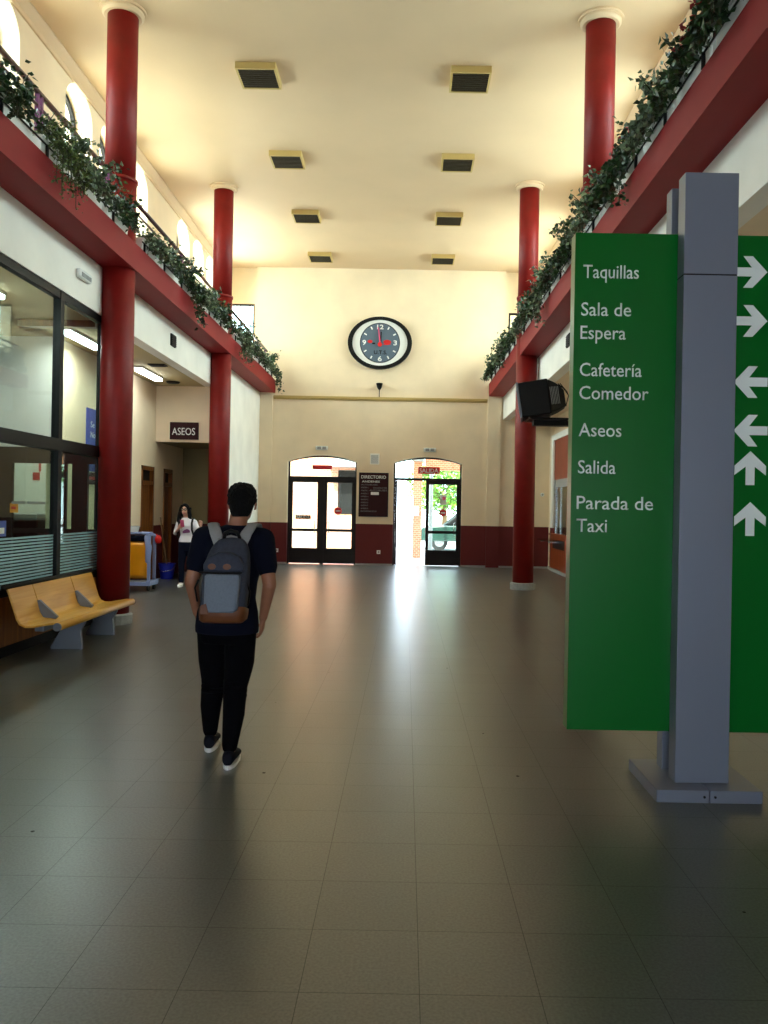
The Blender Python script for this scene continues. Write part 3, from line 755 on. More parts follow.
obj('pane', B((SX, SX+.008, 18.08, 21.2, 1.0, 2.2)), M['glass'], f)
struct('wall_booth', B((SX+1.4, SX+1.5, 17.6, 22, 0, 3.8), (SX+.2, SX+1.5, 21.9, 22, 0, 3.8), (SX+.2, SX+1.5, 17.6, 17.7, 0, 3.8), (SX+.2, SX+1.5, 17.6, 22, 3.7, 3.8)), M['ceil_low'])
t = thing('thermostat', 'tiny white round device on the far wall of the right aisle', 'switch', (3.76, FY, 1.98))
bm = N(); cyl(bm, (3.76, FY-.03, 2.03), (3.76, FY, 2.03), .05, .055, 20); obj('cover', bm, M['white'], t)
bm = N(); cyl(bm, (3.76, FY-.035, 2.03), (3.76, FY-.03, 2.03), .025, .025, 16); obj('dial', bm, M['stone'], t)

# ------------------------------------------------------------------ television on a bracket
t = thing('television', 'bulky black tube television on a bracket before the farther right column', 'television', (2.15, 13.2, 3.12), local=True)
t.rotation_euler = (0, math.radians(-9), math.radians(-8))
def LB(*a): return B(*a)
bm = N(); prism(bm, [(-.27, .0), (.2, .0), (.2, .56), (-.27, .56)], 'y', -.33, .33)
obj('cabinet', bm, M['black'], t, bevel=.02)
bm = N(); R = []
for x, hy, z0, z1 in ((.2, .31, .02, .55), (.32, .26, .05, .48), (.44, .2, .1, .36)):
    R.append([bm.verts.new(p) for p in ((x, -hy, z0), (x, hy, z0), (x, hy, z1), (x, -hy, z1))])
skinrings(bm, R); bk = obj('back_shell', bm, M['rubber'], t, bevel=.02)
bm = N()
for k in range(6): box(bm, .215+k*.025, .225+k*.025, -.325+k*.012, -.29+k*.012, .14, .42)
obj('vent_ribs', bm, M['stone'], bk)
bm = N()
for k in range(4): tube(bm, [(.3+.03*k, -.28, .45), (.42+.02*k, -.24, .4-.03*k), (.5, -.2, .25), (.44, -.12, .1)], .008, 6)
obj('cables', bm, M['rubber'], t, smooth=True)
obj('bezel', B((-.3, -.27, -.34, .34, -.0, .04), (-.3, -.27, -.34, .34, .53, .57), (-.3, -.27, -.34, -.3, .04, .53), (-.3, -.27, .3, .34, .04, .53)), M['steel2'], t)
bm = N(); box(bm, -.285, -.27, -.3, .3, .04, .53); obj('screen', bm, M['black'], t)
t = thing('television_bracket', 'black bracket arm and pole carrying the television', 'bracket', (2.3, 13.2, 3.0))
obj('tray', B((1.95, 2.6, 12.95, 13.45, 3.06, 3.09)), M['black'], t)
obj('arm', B((2.05, 2.8, 13.12, 13.28, 2.98, 3.06)), M['black'], t)
obj('pole', B((2.72, 2.8, 13.16, 13.24, 3.06, AZ)), M['black'], t)

# ------------------------------------------------------------------ railings along the galleries
def railing(x, s, y0, y1, lab):
    t = thing('gallery_railing', lab, 'railing', (x, (y0+y1)/2, BZ1), group='gallery railings')
    bm = N(); cyl(bm, (x, y0, 5.84), (x, y1, 5.84), .03, .03, 12); obj('handrail', bm, M['maroon'], t, smooth=True)
    bm = N(); cyl(bm, (x, y0, 5.70), (x, y1, 5.70), .017, .017, 8); cyl(bm, (x, y0, 5.15), (x, y1, 5.15), .017, .017, 8); obj('rail', bm, M['maroon'], t)
    n = max(2, int((y1-y0)/1.9)+1)
    for k in range(n):
        yy = y0+.25+(y1-y0-.5)*k/(n-1)
        obj('post', B((x-.02, x+.02, yy-.06, yy-.025, BZ1-.01, 5.82), (x-.02, x+.02, yy+.025, yy+.06, BZ1-.01, 5.82), (x-.015, x+.015, yy-.03, yy+.03, 5.66, 5.72)), M['purple'], t)
    xx = x+.225*s
    bm = N(); cyl(bm, (xx, y0, 5.17), (xx, y1, 5.17), .009, .009, 6)
    q = y0+.1
    while q < y1: box(bm, xx-.012, xx+.012, q-.012, q+.012, BZ1, 5.18); q += .92
    obj('planter_rail', bm, M['black'], t)
spans = [(2.5, 10.55), (11.05, 16.5), (17.0, 22.2)]
pl = ['nearest', 'middle', 'farthest']
for k, (a, b) in enumerate(spans):
    railing(-3.88, 1, a, b, '%s stretch of maroon railing along the left gallery' % pl[k])
    railing(2.47, -1, a, b, '%s stretch of maroon railing along the right gallery' % pl[k])

# ------------------------------------------------------------------ planters with plants
def leaf_quad(bm, c, size, rnd):
    d = Vector((rnd.gauss(0,1), rnd.gauss(0,1), rnd.gauss(-.3,.7))).normalized()
    n = Vector((rnd.gauss(0,1), rnd.gauss(0,1), rnd.gauss(.4,1)))
    w = d.cross(n).normalized(); n = w.cross(d).normalized()
    L = size; W = size*.38
    p = [c, c+d*L*.35+w*W+n*W*.25, c+d*L, c+d*L*.35-w*W+n*W*.25, c+d*L*.5]
    v = [bm.verts.new(q) for q in p]
    bm.faces.new((v[0], v[1], v[4])); bm.faces.new((v[1], v[2], v[4])); bm.faces.new((v[2], v[3], v[4])); bm.faces.new((v[3], v[0], v[4]))

def plant(x, s, y0, y1, kind, rnd, par, dens=1.0, trail=0, up=.3):
    bm = N(); st = N()
    nstem = int(24*dens)
    for k in range(nstem):
        yb = rnd.uniform(y0+.08, y1-.08); p = Vector((x+rnd.uniform(-.06, .06), yb, BZ1+.16))
        drop = rnd.random() < .4
        h = rnd.uniform(.1, up); out = rnd.uniform(.05, .2)*s; dy = rnd.uniform(-.18, .18)
        pts = [p, p+Vector((out*.3, dy*.3, h*.7)), p+Vector((out*.9, dy*.7, h)) ]
        if drop:
            low = rnd.uniform(.0, .14)+(rnd.uniform(.1, .5) if trail and rnd.random() < .5 else 0)
            ox = (.235+rnd.uniform(0, .07))*s
            tx = p.x
            pts = [p, Vector((x+.12*s, yb+dy*.4, BZ1+.16+h*.5)), Vector((x+ox, yb+dy*.7, BZ1+.1)), Vector((x+ox*1.03, yb+dy, BZ1+.1-low*.5)), Vector((x+ox*1.02, yb+dy*1.1, BZ1+.1-low))]
        elif rnd.random() < .3:
            pts.append(pts[-1]+Vector((out*.8, dy, rnd.uniform(-.05, .12))))
        tube(st, pts, .004, 4)
        for i in range(len(pts)-1):
            seglen = (pts[i+1]-pts[i]).length
            nn = max(2, int(seglen/.011))
            for j in range(nn):
                q = pts[i].lerp(pts[i+1], (j+rnd.random())/nn)+Vector((rnd.gauss(0,.035), rnd.gauss(0,.045), rnd.gauss(0,.035)))
                leaf_quad(bm, q, rnd.uniform(.04, .08)*(0.6 if kind == 'leaf2' else 1.1), rnd)
    f = obj('foliage', bm, M[kind], par)
    obj('stems', st, M['stem'], f)

def planter(x, s, y0, y1, kind, lab, i, dens, trail, up, flower=None):
    rnd = random.Random(100*i+int(x*10))
    t = thing('planter', lab, 'planter', (x, (y0+y1)/2, BZ1), group='white planters along the %s gallery' % ('left' if s > 0 else 'right'))
    bm = N(); a, b = y0+.03, y1-.03
    prof = [(x-.085, BZ1), (x+.085, BZ1), (x+.105, BZ1+.17), (x+.118, BZ1+.17), (x+.118, BZ1+.19), (x-.118, BZ1+.19), (x-.118, BZ1+.17), (x-.105, BZ1+.17)]
    prism(bm, prof, 'y', a, b)
    obj('trough', bm, M['white'], t)
    plant(x, s, a, b, kind, rnd, t, dens, trail, up)
    if flower:
        bm = N()
        for k in range(14): 
            c = Vector((x+rnd.uniform(.0, .25)*s, rnd.uniform(a, b), BZ1+rnd.uniform(.25, .5)))
            for q in range(5): leaf_quad(bm, c, .06, rnd)
        obj('blossoms', bm, M[flower], t)
def ordn(i, n):
    w = ['first','second','third','fourth','fifth','sixth','seventh','eighth','ninth','tenth','eleventh','twelfth','thirteenth','fourteenth','fifteenth','sixteenth','seventeenth','eighteenth','nineteenth']
    return w[i]+' '
kinds = ['leaf', 'leaf3', 'leaf']
desc = {'leaf': 'dark green ivy', 'leaf2': 'light green trailing fern', 'leaf3': 'variegated green foliage'}
def run(spans_, x, s, side, spec):
    allp = []
    for a, b in spans_:
        n = int(round((b-a)/.93)); w = (b-a)/n
        for k in range(n): allp.append((a+k*w, a+(k+1)*w))
    for i, (a, b) in enumerate(allp):
        kd, dn, tr, up, fl_ = spec(i, (a+b)/2)
        planter(x, s, a, b, kd, ('white planter nearest the viewer, %s gallery, with %s' if i == 0 else ordn(len(allp)-1-i, 0)+'white planter from the far wall, %s gallery, with %s') % (side, desc[kd]+(' and flowers' if fl_ else '')), i, dn, tr, up, fl_)
def specL(i, y):
    if 8.0 < y < 8.7: return 'leaf2', 3.0, 1, .3, None
    if 8.7 < y < 9.7: return 'leaf3', 1.5, 0, .38, None
    k = ['leaf', 'leaf3', 'leaf'][i % 3]
    d = [1.1, .85, 1.3, 1.0][i % 4]
    return k, d, 1 if i % 4 == 2 else 0, [.34, .26, .38][i % 3], None
def specR(i, y):
    k = ['leaf', 'leaf', 'leaf3'][i % 3]
    return k, [1.5, 1.2, 1.6, 1.1][i % 4], 1 if i % 5 == 3 else 0, [.42, .32, .45][i % 3], ('pink' if i == 0 else ('redpetal' if i in (1, 3) else None))
run([(6.9, 7.85), (7.98, 8.75), (8.78, 10.55), (11.05, 16.5), (17.0, 22.1)], -3.765, 1, 'left', specL)
run([(5.2, 10.55), (11.05, 16.2), (16.8, 22.1)], 2.355, -1, 'right', specR)

# ------------------------------------------------------------------ direction sign
t = thing('direction_sign', 'tall green station direction sign held between grey metal posts', 'sign', (1.715, 4.77, 0))
bs = obj('base_plate', B((1.42, 1.713, 4.49, 5.05, 0, .07)), M['steel'], t, bevel=.004)
obj('base_plate', B((1.717, 2.01, 4.49, 5.05, 0, .07)), M['steel'], t, bevel=.004)
bm = N()
for x in (1.685, 1.745): cyl(bm, (x, 4.484, .035), (x, 4.491, .035), .007, .007, 10)
obj('screw', bm, M['black'], bs)
po = obj('post', B((1.562, 1.868, 4.615, 4.73, .07, 2.965), (1.562, 1.868, 4.615, 4.73, 2.972, 3.55)), M['steel'], t, bevel=.003)
obj('post_seam', B((1.564, 1.866, 4.617, 4.728, 2.96, 2.975)), M['black'], po)
obj('post', B((1.562, 1.868, 4.85, 4.95, .07, 3.55)), M['steel'], t, bevel=.003)
bd = obj('sign_board', B((.965, 2.465, 4.732, 4.848, .33, 3.235)), M['green'], t, bevel=.003)
lines = [('Taquillas', 1.013, 1.338, 2.970, .078), ('Sala de', 1.005, 1.297, 2.750, .078), ('Espera', 1.003, 1.268, 2.614, .078), ('Cafetería', 1.003, 1.365, 2.397, .078),
         ('Comedor', 1.003, 1.407, 2.262, .078), ('Aseos', 1.003, 1.253, 2.045, .078), ('Salida', 1.003, 1.223, 1.828, .078), ('Parada de', .999, 1.445, 1.620, .078), ('Taxi', 1.0, 1.178, 1.487, .078)]
for s_, a, b, z, h in lines:
    obj('lettering', text_bm(s_, a, b, 4.731, z, h, .002, bold=.004), M['letter'], bd)
def arrow(cx_, cz_, ang):
    k = .098
    p = [(-k*1.02, .026), (.008, .026), (-.042, .092), (.012, .092), (k, .0), (.012, -.092), (-.042, -.092), (.008, -.026), (-k*1.02, -.026)]
    p = [(cx_+x*math.cos(ang)-z*math.sin(ang), cz_+x*math.sin(ang)+z*math.cos(ang)) for x, z in p]
    bm = N(); prism(bm, p, 'y', 4.728, 4.731); return bm
for cx_, cz_, an in ((1.99, 3.021, 0), (1.995, 2.735, 0), (2.0, 2.379, PI), (2.005, 2.095, PI), (2.008, 1.877, PI/2), (2.012, 1.580, PI/2)):
    obj('arrow', arrow(cx_, cz_, an), M['letter'], bd)

# ------------------------------------------------------------------ bench
t = thing('waiting_bench', 'yellow plywood waiting bench with grey metal legs by the left glass', 'bench', (-3.7, 9.2, 0))
prof_in = [(-3.985, .755), (-3.955, .68), (-3.9, .52), (-3.868, .42), (-3.84, .375), (-3.79, .352), (-3.72, .352), (-3.62, .372), (-3.52, .39), (-3.47, .392), (-3.44, .378), (-3.432, .355)]
def thick(prof, th):
    P = [Vector((a, b)) for a, b in prof]; out = []
    for i in range(len(P)):
        d = (P[min(i+1, len(P)-1)]-P[max(i-1, 0)]).normalized(); n = Vector((d.y, -d.x)); out.append(P[i]+n*-th if False else P[i]-Vector((-d.y, d.x))*th)
    return [tuple(p) for p in P]+[tuple(p) for p in reversed(out)]
for a, b in ((8.12, 8.645), (8.655, 9.625), (9.635, 10.28)):
    bm = N(); prism(bm, thick(prof_in, .022), 'y', a, b)
    obj('seat_shell', bm, M['benchwood'], t, bevel=.006)
bm = N(); cyl(bm, (-3.455, 8.09, .352), (-3.455, 10.31, .352), .04, .04, 16); obj('front_tube', bm, M['benchwood'], t, smooth=True)
bm = N(); cyl(bm, (-3.455, 8.08, .352), (-3.455, 8.095, .352), .042, .042, 16); obj('end_cap', bm, M['steel2'], t); bm = N(); cyl(bm, (-3.455, 10.305, .352), (-3.455, 10.32, .352), .042, .042, 16); obj('end_cap', bm, M['steel2'], t)
bm = N(); cyl(bm, (-3.99, 8.06, .735), (-3.99, 10.3, .735), .026, .026, 14); obj('back_tube', bm, M['black'], t, smooth=True)
obj('beam', B((-3.78, -3.68, 8.3, 10.1, .27, .33)), M['steel2'], t, bevel=.01)
for yy in (8.65, 9.63):
    bm = N(); prism(bm, [(-3.905, .55), (-3.885, .555), (-3.69, .38), (-3.71, .355), (-3.86, .375)], 'y', yy-.02, yy+.02)
    obj('divider', bm, M['steel2'], t)
for yy in (8.85, 9.82):
    bm = N(); prism(bm, [(-3.86, .31), (-3.46, .335), (-3.475, .28), (-3.52, .2), (-3.5, .02), (-3.5, 0), (-3.84, 0), (-3.84, .03), (-3.74, .2)], 'y', yy-.025, yy+.025)
    obj('leg', bm, M['steel2'], t, bevel=.006)

# ------------------------------------------------------------------ people
def hand(bm, wrist, d, palm, side, curl=.5, sc=1.0, grip=None):
    """palm along d, fingers curl towards palm normal, thumb on side"""
    d = Vector(d).normalized(); palm = Vector(palm); palm = (palm-d*palm.dot(d)).normalized(); side = Vector(side); side = (side-d*side.dot(d)-palm*side.dot(palm)).normalized()
    w = Vector(wrist)
    R = []
    for t_, a, b in ((0, .026, .018), (.03, .034, .017), (.06, .040, .016), (.088, .041, .013), (.095, .036, .01)):
        R.append(ring(bm, w+d*t_*sc, a*sc, d, 14, r2=b*sc, ref=side))
    skinrings(bm, R)
    for k, (off, ln) in enumerate(((.030, .072), (.010, .082), (-.010, .076), (-.029, .060))):
        p = w+d*.085*sc+side*off*sc; dd = d.copy(); pts = [p-d*.02*sc, p]
        for j, f in enumerate((.45, .3, .25)):
            ang = curl*(.7+.5*j)
            dd = (d*math.cos(ang*(j+1)*.8)+palm*math.sin(ang*(j+1)*.8)).normalized()
            p = p+dd*ln*f*sc; pts.append(p)
        tube(bm, pts, [.0095*sc, .0093*sc, .0088*sc, .0082*sc, .0072*sc], 8)
    p = w+d*.025*sc+side*.024*sc
    q1 = p+(d*.6+side*.7+palm*.25).normalized()*.038*sc; q2 = q1+(d*.85+side*.15+palm*.5).normalized()*.03*sc; q3 = q2+(d*.8-side*.15+palm*.6).normalized()*.024*sc
    tube(bm, [p, q1, q2, q3], [.014*sc, .011*sc, .0098*sc, .0085*sc], 8)

def head(bm, c, fwd, s=1.0):
    """skull, jaw, nose, ears; c = centre of head, faces +fwd"""
    f = Vector(fwd).normalized(); r = f.cross(Vector((0,0,1))).normalized(); u = r.cross(f).normalized()
    rot = Matrix((( *r, 0), (*f, 0), (*u, 0), (0,0,0,1))).transposed()
    def at(x, y_, z): return Vector(c)+(r*x+f*y_+u*z)*s
    ball(bm, at(0, -.008, .03), (.074*s, .092*s, .085*s), 24, rot)
    ball(bm, at(0, .022, -.035), (.056*s, .066*s, .075*s), 20, rot)
    ball(bm, at(0, .055, -.092), (.026*s, .024*s, .02*s), 12, rot)
    tube(bm, [at(0, .084, .012), at(0, .096, -.012), at(0, .104, -.028)], [.007*s, .010*s, .013*s], 10)
    ball(bm, at(.012, .09, -.03), (.009*s, .01*s, .008*s), 8); ball(bm, at(-.012, .09, -.03), (.009*s, .01*s, .008*s), 8)
    tube(bm, [at(-.045, .07, .026), at(-.02, .085, .03), at(.02, .085, .03), at(.045, .07, .026)], .009*s, 8)
    tube(bm, [at(-.018, .083, -.06), at(0, .089, -.058), at(.018, .083, -.06)], .006*s, 8)
    tube(bm, [at(-.016, .08, -.068), at(0, .086, -.07), at(.016, .08, -.068)], .0065*s, 8)
    for sx in (1, -1):
        pts = [at(sx*.074, .0, .022), at(sx*.082, -.012, .02), at(sx*.085, -.018, .0), at(sx*.079, -.006, -.026), at(sx*.074, .004, -.03)]
        tube(bm, pts, [.006*s, .009*s, .009*s, .008*s, .006*s], 8)
    return at, rot

def chain(bm, pts, rads, seg=18):
    P = []; Rr = []
    for i in range(len(pts)-1):
        a, b = Vector(pts[i]), Vector(pts[i+1])
        for k in range(4): P.append(a.lerp(b, k/4)); Rr.append(rads[i]+(rads[i+1]-rads[i])*k/4)
    P.append(Vector(pts[-1])); Rr.append(rads[-1])
    tube(bm, P, Rr, seg)

def shoe_bm(ank, yaw, s=1.0, pitch=0):
    """shoe upper and sole; foot points +y rotated by yaw"""
    up, so = N(), N()
    def tf(bm):
        m = Matrix.Translation(Vector((ank[0], ank[1], 0))) @ Matrix.Rotation(yaw, 4, 'Z') @ Matrix.Diagonal((s, s, s, 1))
        bmesh.ops.transform(bm, matrix=m, verts=bm.verts)
    secs = []
    for y_, hw, z1 in ((-.075, .024, .05), (-.07, .034, .082), (-.03, .038, .085), (.02, .042, .078), (.08, .047, .058), (.14, .048, .044), (.18, .038, .036), (.2, .02, .03)):
        secs.append((y_, hw, z1))
    R = []
    for y_, hw, z1 in secs:
        vs = []
        for i in range(16):
            a = 2*PI*i/16; zz = .02+(z1-.02)*(.5+.5*math.sin(a)) if math.sin(a) > -.99 else .02
            vs.append(up.verts.new((hw*math.cos(a), y_, .018+(z1-.0)*(.5+.5*math.sin(a)))))
        R.append(vs)
    skinrings(up, R)
    loft(up, [(0, -.035, .05, .037, .042), (0, -.035, .1, .035, .04)], 18)
    pts = []
    for i in range(28):
        a = 2*PI*i/28; yy = .065+.148*math.sin(a); hw = .047*(1-.12*((yy-.09)/.15)**2) if yy > .09 else .042
        pts.append((hw*math.cos(a), yy))
    prism(so, pts, 'z', 0, .024)
    tf(up); tf(so)
    return up, so

# --- man walking away (local frame, +y = walking direction)
man = thing('person', 'man in navy T-shirt and black jeans walking away wearing a grey backpack', 'person', (-1.10, 5.12, 0), local=True)
bm = N()
HC = (.066, .02, 1.61)
head(bm, HC, (-.03, 1, 0), 1.02)
tube(bm, [(.02, -.03, 1.40), (.045, -.02, 1.48), (.055, -.005, 1.56)], [.066, .058, .056], 20)
torso = [(-.012, 0, .80, .15, .10), (-.014, 0, .86, .178, .115), (-.012, -.005, .93, .175, .112), (-.004, -.005, 1.02, .155, .10), (.004, -.005, 1.12, .158, .10), (.01, 0, 1.24, .178, .115), (.015, 0, 1.33, .19, .115), (.02, -.01, 1.40, .175, .095), (.024, -.015, 1.44, .12, .075), (.03, -.02, 1.475, .07, .06)]
loft(bm, torso, 32)
SHL, SHR = (-.165, -.01, 1.395), (.205, -.01, 1.39)
ELL, ELR = (-.225, -.075, 1.125), (.262, -.075, 1.115)
WRL, WRR = (-.212, .03, .915), (.205, .035, .89)
chain(bm, [SHL, ELL], [.056, .043]); chain(bm, [ELL, WRL], [.043, .027]); chain(bm, [SHR, ELR], [.056, .043]); chain(bm, [ELR, WRR], [.043, .027])
hand(bm, WRL, (.12, .3, -.9), (.9, .1, 0), (0, 1, 0), .35)
hand(bm, WRR, (-.12, .3, -.9), (-.9, .1, 0), (0, 1, 0), .35)
HPL, HPR = (-.105, 0, .84), (.075, 0, .84)
KNL, KNR = (-.125, .14, .465), (.045, .0, .465)
ANL, ANR = (-.155, .2, .10), (.045, -.14, .10)
chain(bm, [HPL, KNL, ANL], [.085, .055, .036]); chain(bm, [HPR, KNR, ANR], [.085, .055, .036])
tube(bm, [ANL, (-.155, .2, .06), (-.157, .26, .045)], [.036, .032, .024], 12); tube(bm, [ANR, (.045, -.14, .06), (.045, -.08, .045)], [.036, .032, .024], 12)
obj('body', bm, M['skin'], man, remesh=.0055, sm=5)
# hair: short, curly, dense on top
bm = N(); rnd = random.Random(3)
hc = Vector(HC)
Rr_ = []
for z_, rx_, ry_, yy in ((-.075, .05, .03, -.07), (-.05, .066, .055, -.05), (-.01, .078, .082, -.032), (.04, .084, .1, -.02), (.08, .085, .100, -.012), (.1, .08, .094, -.01), (.115, .066, .078, -.01), (.124, .042, .052, -.01), (.127, .02, .025, -.01)):
    vs = []
    for i in range(28):
        a = 2*PI*i/28; vs.append(bm.verts.new((hc.x+rx_*math.cos(a), hc.y+yy+ry_*math.sin(a)*(1 if math.sin(a) < 0 or z_ > .05 else .45), hc.z+z_)))
    Rr_.append(vs)
skinrings(bm, Rr_)
for k in range(320):
    a, z_ = rnd.uniform(0, 2*PI), rnd.uniform(.0, .135)
    rr_ = 1 if z_ < .1 else math.sqrt(rnd.random())
    rr_ = math.sqrt(max(0, 1-max(0, (z_-.05)/.085)**2.6)) if z_ > .05 else 1
    p = hc+Vector((rr_*math.cos(a)*.084, -.014+rr_*math.sin(a)*.098, z_))
    if p.y-hc.y > .05 and p.z < hc.z+.075: continue
    ball(bm, p, rnd.uniform(.007, .012), 6)
obj('hair', bm, M['hair'], man, remesh=.005, sm=1)
# T-shirt
bm = N()
sh = [(cx_, cy_, z, rx+.012, ry+.014) for cx_, cy_, z, rx, ry in torso if z > .85]
sh[0] = (-.014, 0, .845, .2, .14); sh[1] = (-.012, 0, .93, .192, .132)
sh = [(-.014, 0, .80, .198, .138)]+sh
sh[-1] = (.036, -.02, 1.482, .066, .06); sh[-2] = (.026, -.015, 1.455, .125, .082)
loft(bm, sh, 36)
for a, e in ((SHL, ELL), (SHR, ELR)):
    A, E_ = Vector(a), Vector(e); q = A.lerp(E_, .62)
    tube(bm, [A.lerp(Vector((.02, -.01, 1.41)), .5), A], [.074, .076], 20); chain(bm, [A, q], [.076, .066])
obj('t_shirt', bm, M['navy'], man, remesh=.007, sm=4)
# jeans
bm = N()
loft(bm, [(-.012, 0, .74, .165, .115), (-.014, 0, .82, .192, .13), (-.014, 0, .88, .19, .128), (-.012, 0, .93, .18, .12)], 32)
chain(bm, [HPL, (-.118, .08, .62), KNL, (-.145, .16, .3), (ANL[0], ANL[1]-.004, .125)], [.1, .092, .077, .068, .048])
chain(bm, [HPR, (.068, .0, .62), KNR, (.05, -.06, .3), (ANR[0], ANR[1], .125)], [.1, .094, .077, .068, .048])
for K, zz in ((KNL, .02), (KNR, .0)):
    for j in range(4): 
        c = Vector(K)+Vector((0, -.01, .03-.03*j)); R_ = .08; bmesh.ops.create_uvsphere(bm, u_segments=16, v_segments=8, radius=1, matrix=Matrix.Translation(c) @ Matrix.Diagonal((R_, R_, .012, 1)))
obj('jeans', bm, M['jeansblack'], man, remesh=.007, sm=3)
for A in (ANL, ANR):
    up, so = shoe_bm((A[0], A[1]+.01), 0.05 if A is ANR else .1, 1.08)
    s1 = obj('shoe', up, M['shoe'], man, smooth=True, subsurf=1)
    obj('sole', so, M['white'], s1)
# backpack is worn; it would come off by itself, so it is a thing of its own
bp_ = thing('backpack', 'grey backpack with brown leather base worn by the walking man', 'backpack', (-1.10, 5.12, .9), local=True)
def BP(v): return v
bm = N(); R = []
for z, cx_, hw, y0_, y1_ in ((0, .005, .12, -.25, -.13), (.03, .006, .137, -.285, -.12), (.15, .012, .143, -.295, -.118), (.3, .022, .14, -.285, -.118), (.4, .032, .128, -.262, -.118), (.47, .04, .1, -.225, -.12), (.505, .045, .06, -.19, -.13)):
    vs = []
    for i in range(28):
        a = 2*PI*i/28; c, s_ = math.cos(a), math.sin(a); c = math.copysign(abs(c)**.55, c); s_ = math.copysign(abs(s_)**.55, s_)
        vs.append(bm.verts.new((cx_+hw*c, (y0_+y1_)/2+(y1_-y0_)/2*s_, z+.005)))
    R.append(vs)
skinrings(bm, R); obj('main_bag', bm, M['packdark'], bp_, smooth=True, subsurf=1)
bm = N(); R = []
for z, cx_, hw, d in ((-.004, .005, .122, .0), (.012, .006, .139, .0), (.045, .007, .143, .0), (.08, .009, .144, .0), (.083, .009, .139, .0)):
    vs = []
    for i in range(28):
        a = 2*PI*i/28; c, s_ = math.cos(a), math.sin(a); c = math.copysign(abs(c)**.55, c); s_ = math.copysign(abs(s_)**.55, s_)
        vs.append(bm.verts.new((cx_+hw*c, -.2+(.098 if z > 0 else .07)*s_-(.0), z+(.02*(-s_) if z > .04 else 0))))
    R.append(vs)
skinrings(bm, R); obj('leather_base', bm, M['leather'], bp_, smooth=True)
bm = N(); prism(bm, [(-.088, .065), (.085, .065), (.11, .08), (.125, .27), (.12, .295), (-.075, .295), (-.085, .28)], 'y', -.325, -.27); obj('front_pocket', bm, M['packgrey'], bp_, bevel=.014)
bm = N(); prism(bm, [(-.1, .305), (.142, .305), (.142, .35), (.115, .4), (.06, .425), (-.015, .425), (-.075, .395), (-.1, .35)], 'y', -.303, -.25); fp = obj('upper_pocket', bm, M['packdark'], bp_, bevel=.018)
bm = N(); tube(bm, [(-.115, -.306, .302), (.0, -.312, .297), (.13, -.306, .302)], .006, 8); obj('zip', bm, M['black'], bp_)
for cx_ in (-.045, .045):
    bm = N(); prism(bm, [(cx_+.024*math.cos(2*PI*i/18), .338+.018*math.sin(2*PI*i/18)) for i in range(18)], 'y', -.3065, -.30)
    obj('leather_patch', bm, M['leather'], fp)
bm = N(); prism(bm, [(-.105, .06), (-.055, .06), (-.07, .12), (-.1, .11)], 'y', -.331, -.322); obj('leather_corner', bm, M['leather'], bp_)
for s_, x0_, xt, xs in ((-1, -.03, -.1, -.13), (1, .1, .15, .175)):
    bm = N(); pts = [(x0_, -.17, .46), (.5*(x0_+xt), -.135, .535), (xt, -.06, .588), (xt+.008*s_, .02, .585), (xt+.012*s_, .1, .53), (xt+.01*s_, .145, .42), (xt+.02*s_, .14, .25)]
    P = [Vector(p) for p in pts]; R = []
    ws = [.034, .036, .034, .032, .03, .03, .026]
    for i, p in enumerate(P):
        d = P[min(i+1, len(P)-1)]-P[max(i-1, 0)]
        R.append(ring(bm, p, ws[i], d, 12, r2=.009, ref=(1, 0, 0)))
    skinrings(bm, R); obj('shoulder_strap', bm, M['strap'], bp_, smooth=True)
bm = N(); R = []
for x_, z_ in ((-.045, .475), (.035, .495), (.115, .475)):
    R.append(ring(bm, (x_, -.158, z_), .028, (1, 0, 0), 12, r2=.008, ref=(0, 0, 1)))
skinrings(bm, R); obj('yoke', bm, M['strap'], bp_, smooth=True)
bm = N(); tube(bm, [(-.005, -.17, .5), (.005, -.19, .535), (.04, -.2, .55), (.078, -.19, .54), (.09, -.17, .505)], .011, 10); obj('grab_handle', bm, M['black'], bp_, smooth=True)
bm = N(); tube(bm, [(-.14, -.24, .25), (-.165, -.22, .2), (-.155, -.2, .12)], .006, 6); tube(bm, [(.15, -.24, .24), (.165, -.2, .18), (.15, -.18, .1)], .006, 6); obj('side_strap', bm, M['black'], bp_, smooth=True)

# --- woman in the restroom passage, facing the viewer
wo = thing('person', 'woman with long dark hair and glasses in a white T-shirt by the restroom passage', 'person', (-4.24, 15.8, 0), rotz=PI, local=True)
bm = N(); HC = (.06, .02, 1.49)
at, rot = head(bm, HC, (-.1, 1, -.05), .95)
tube(bm, [(.03, -.02, 1.27), (.045, -.01, 1.35), (.055, .0, 1.42)], [.052, .045, .044], 18)
wt = [(0, 0, .74, .14, .1), (0, 0, .82, .168, .115), (0, 0, .90, .155, .105), (0, 0, .99, .125, .09), (0, .005, 1.10, .135, .1), (.01, .01, 1.18, .148, .11), (.02, 0, 1.26, .15, .085), (.025, -.005, 1.31, .1, .065), (.03, -.01, 1.335, .055, .05)]
loft(bm, wt, 28)
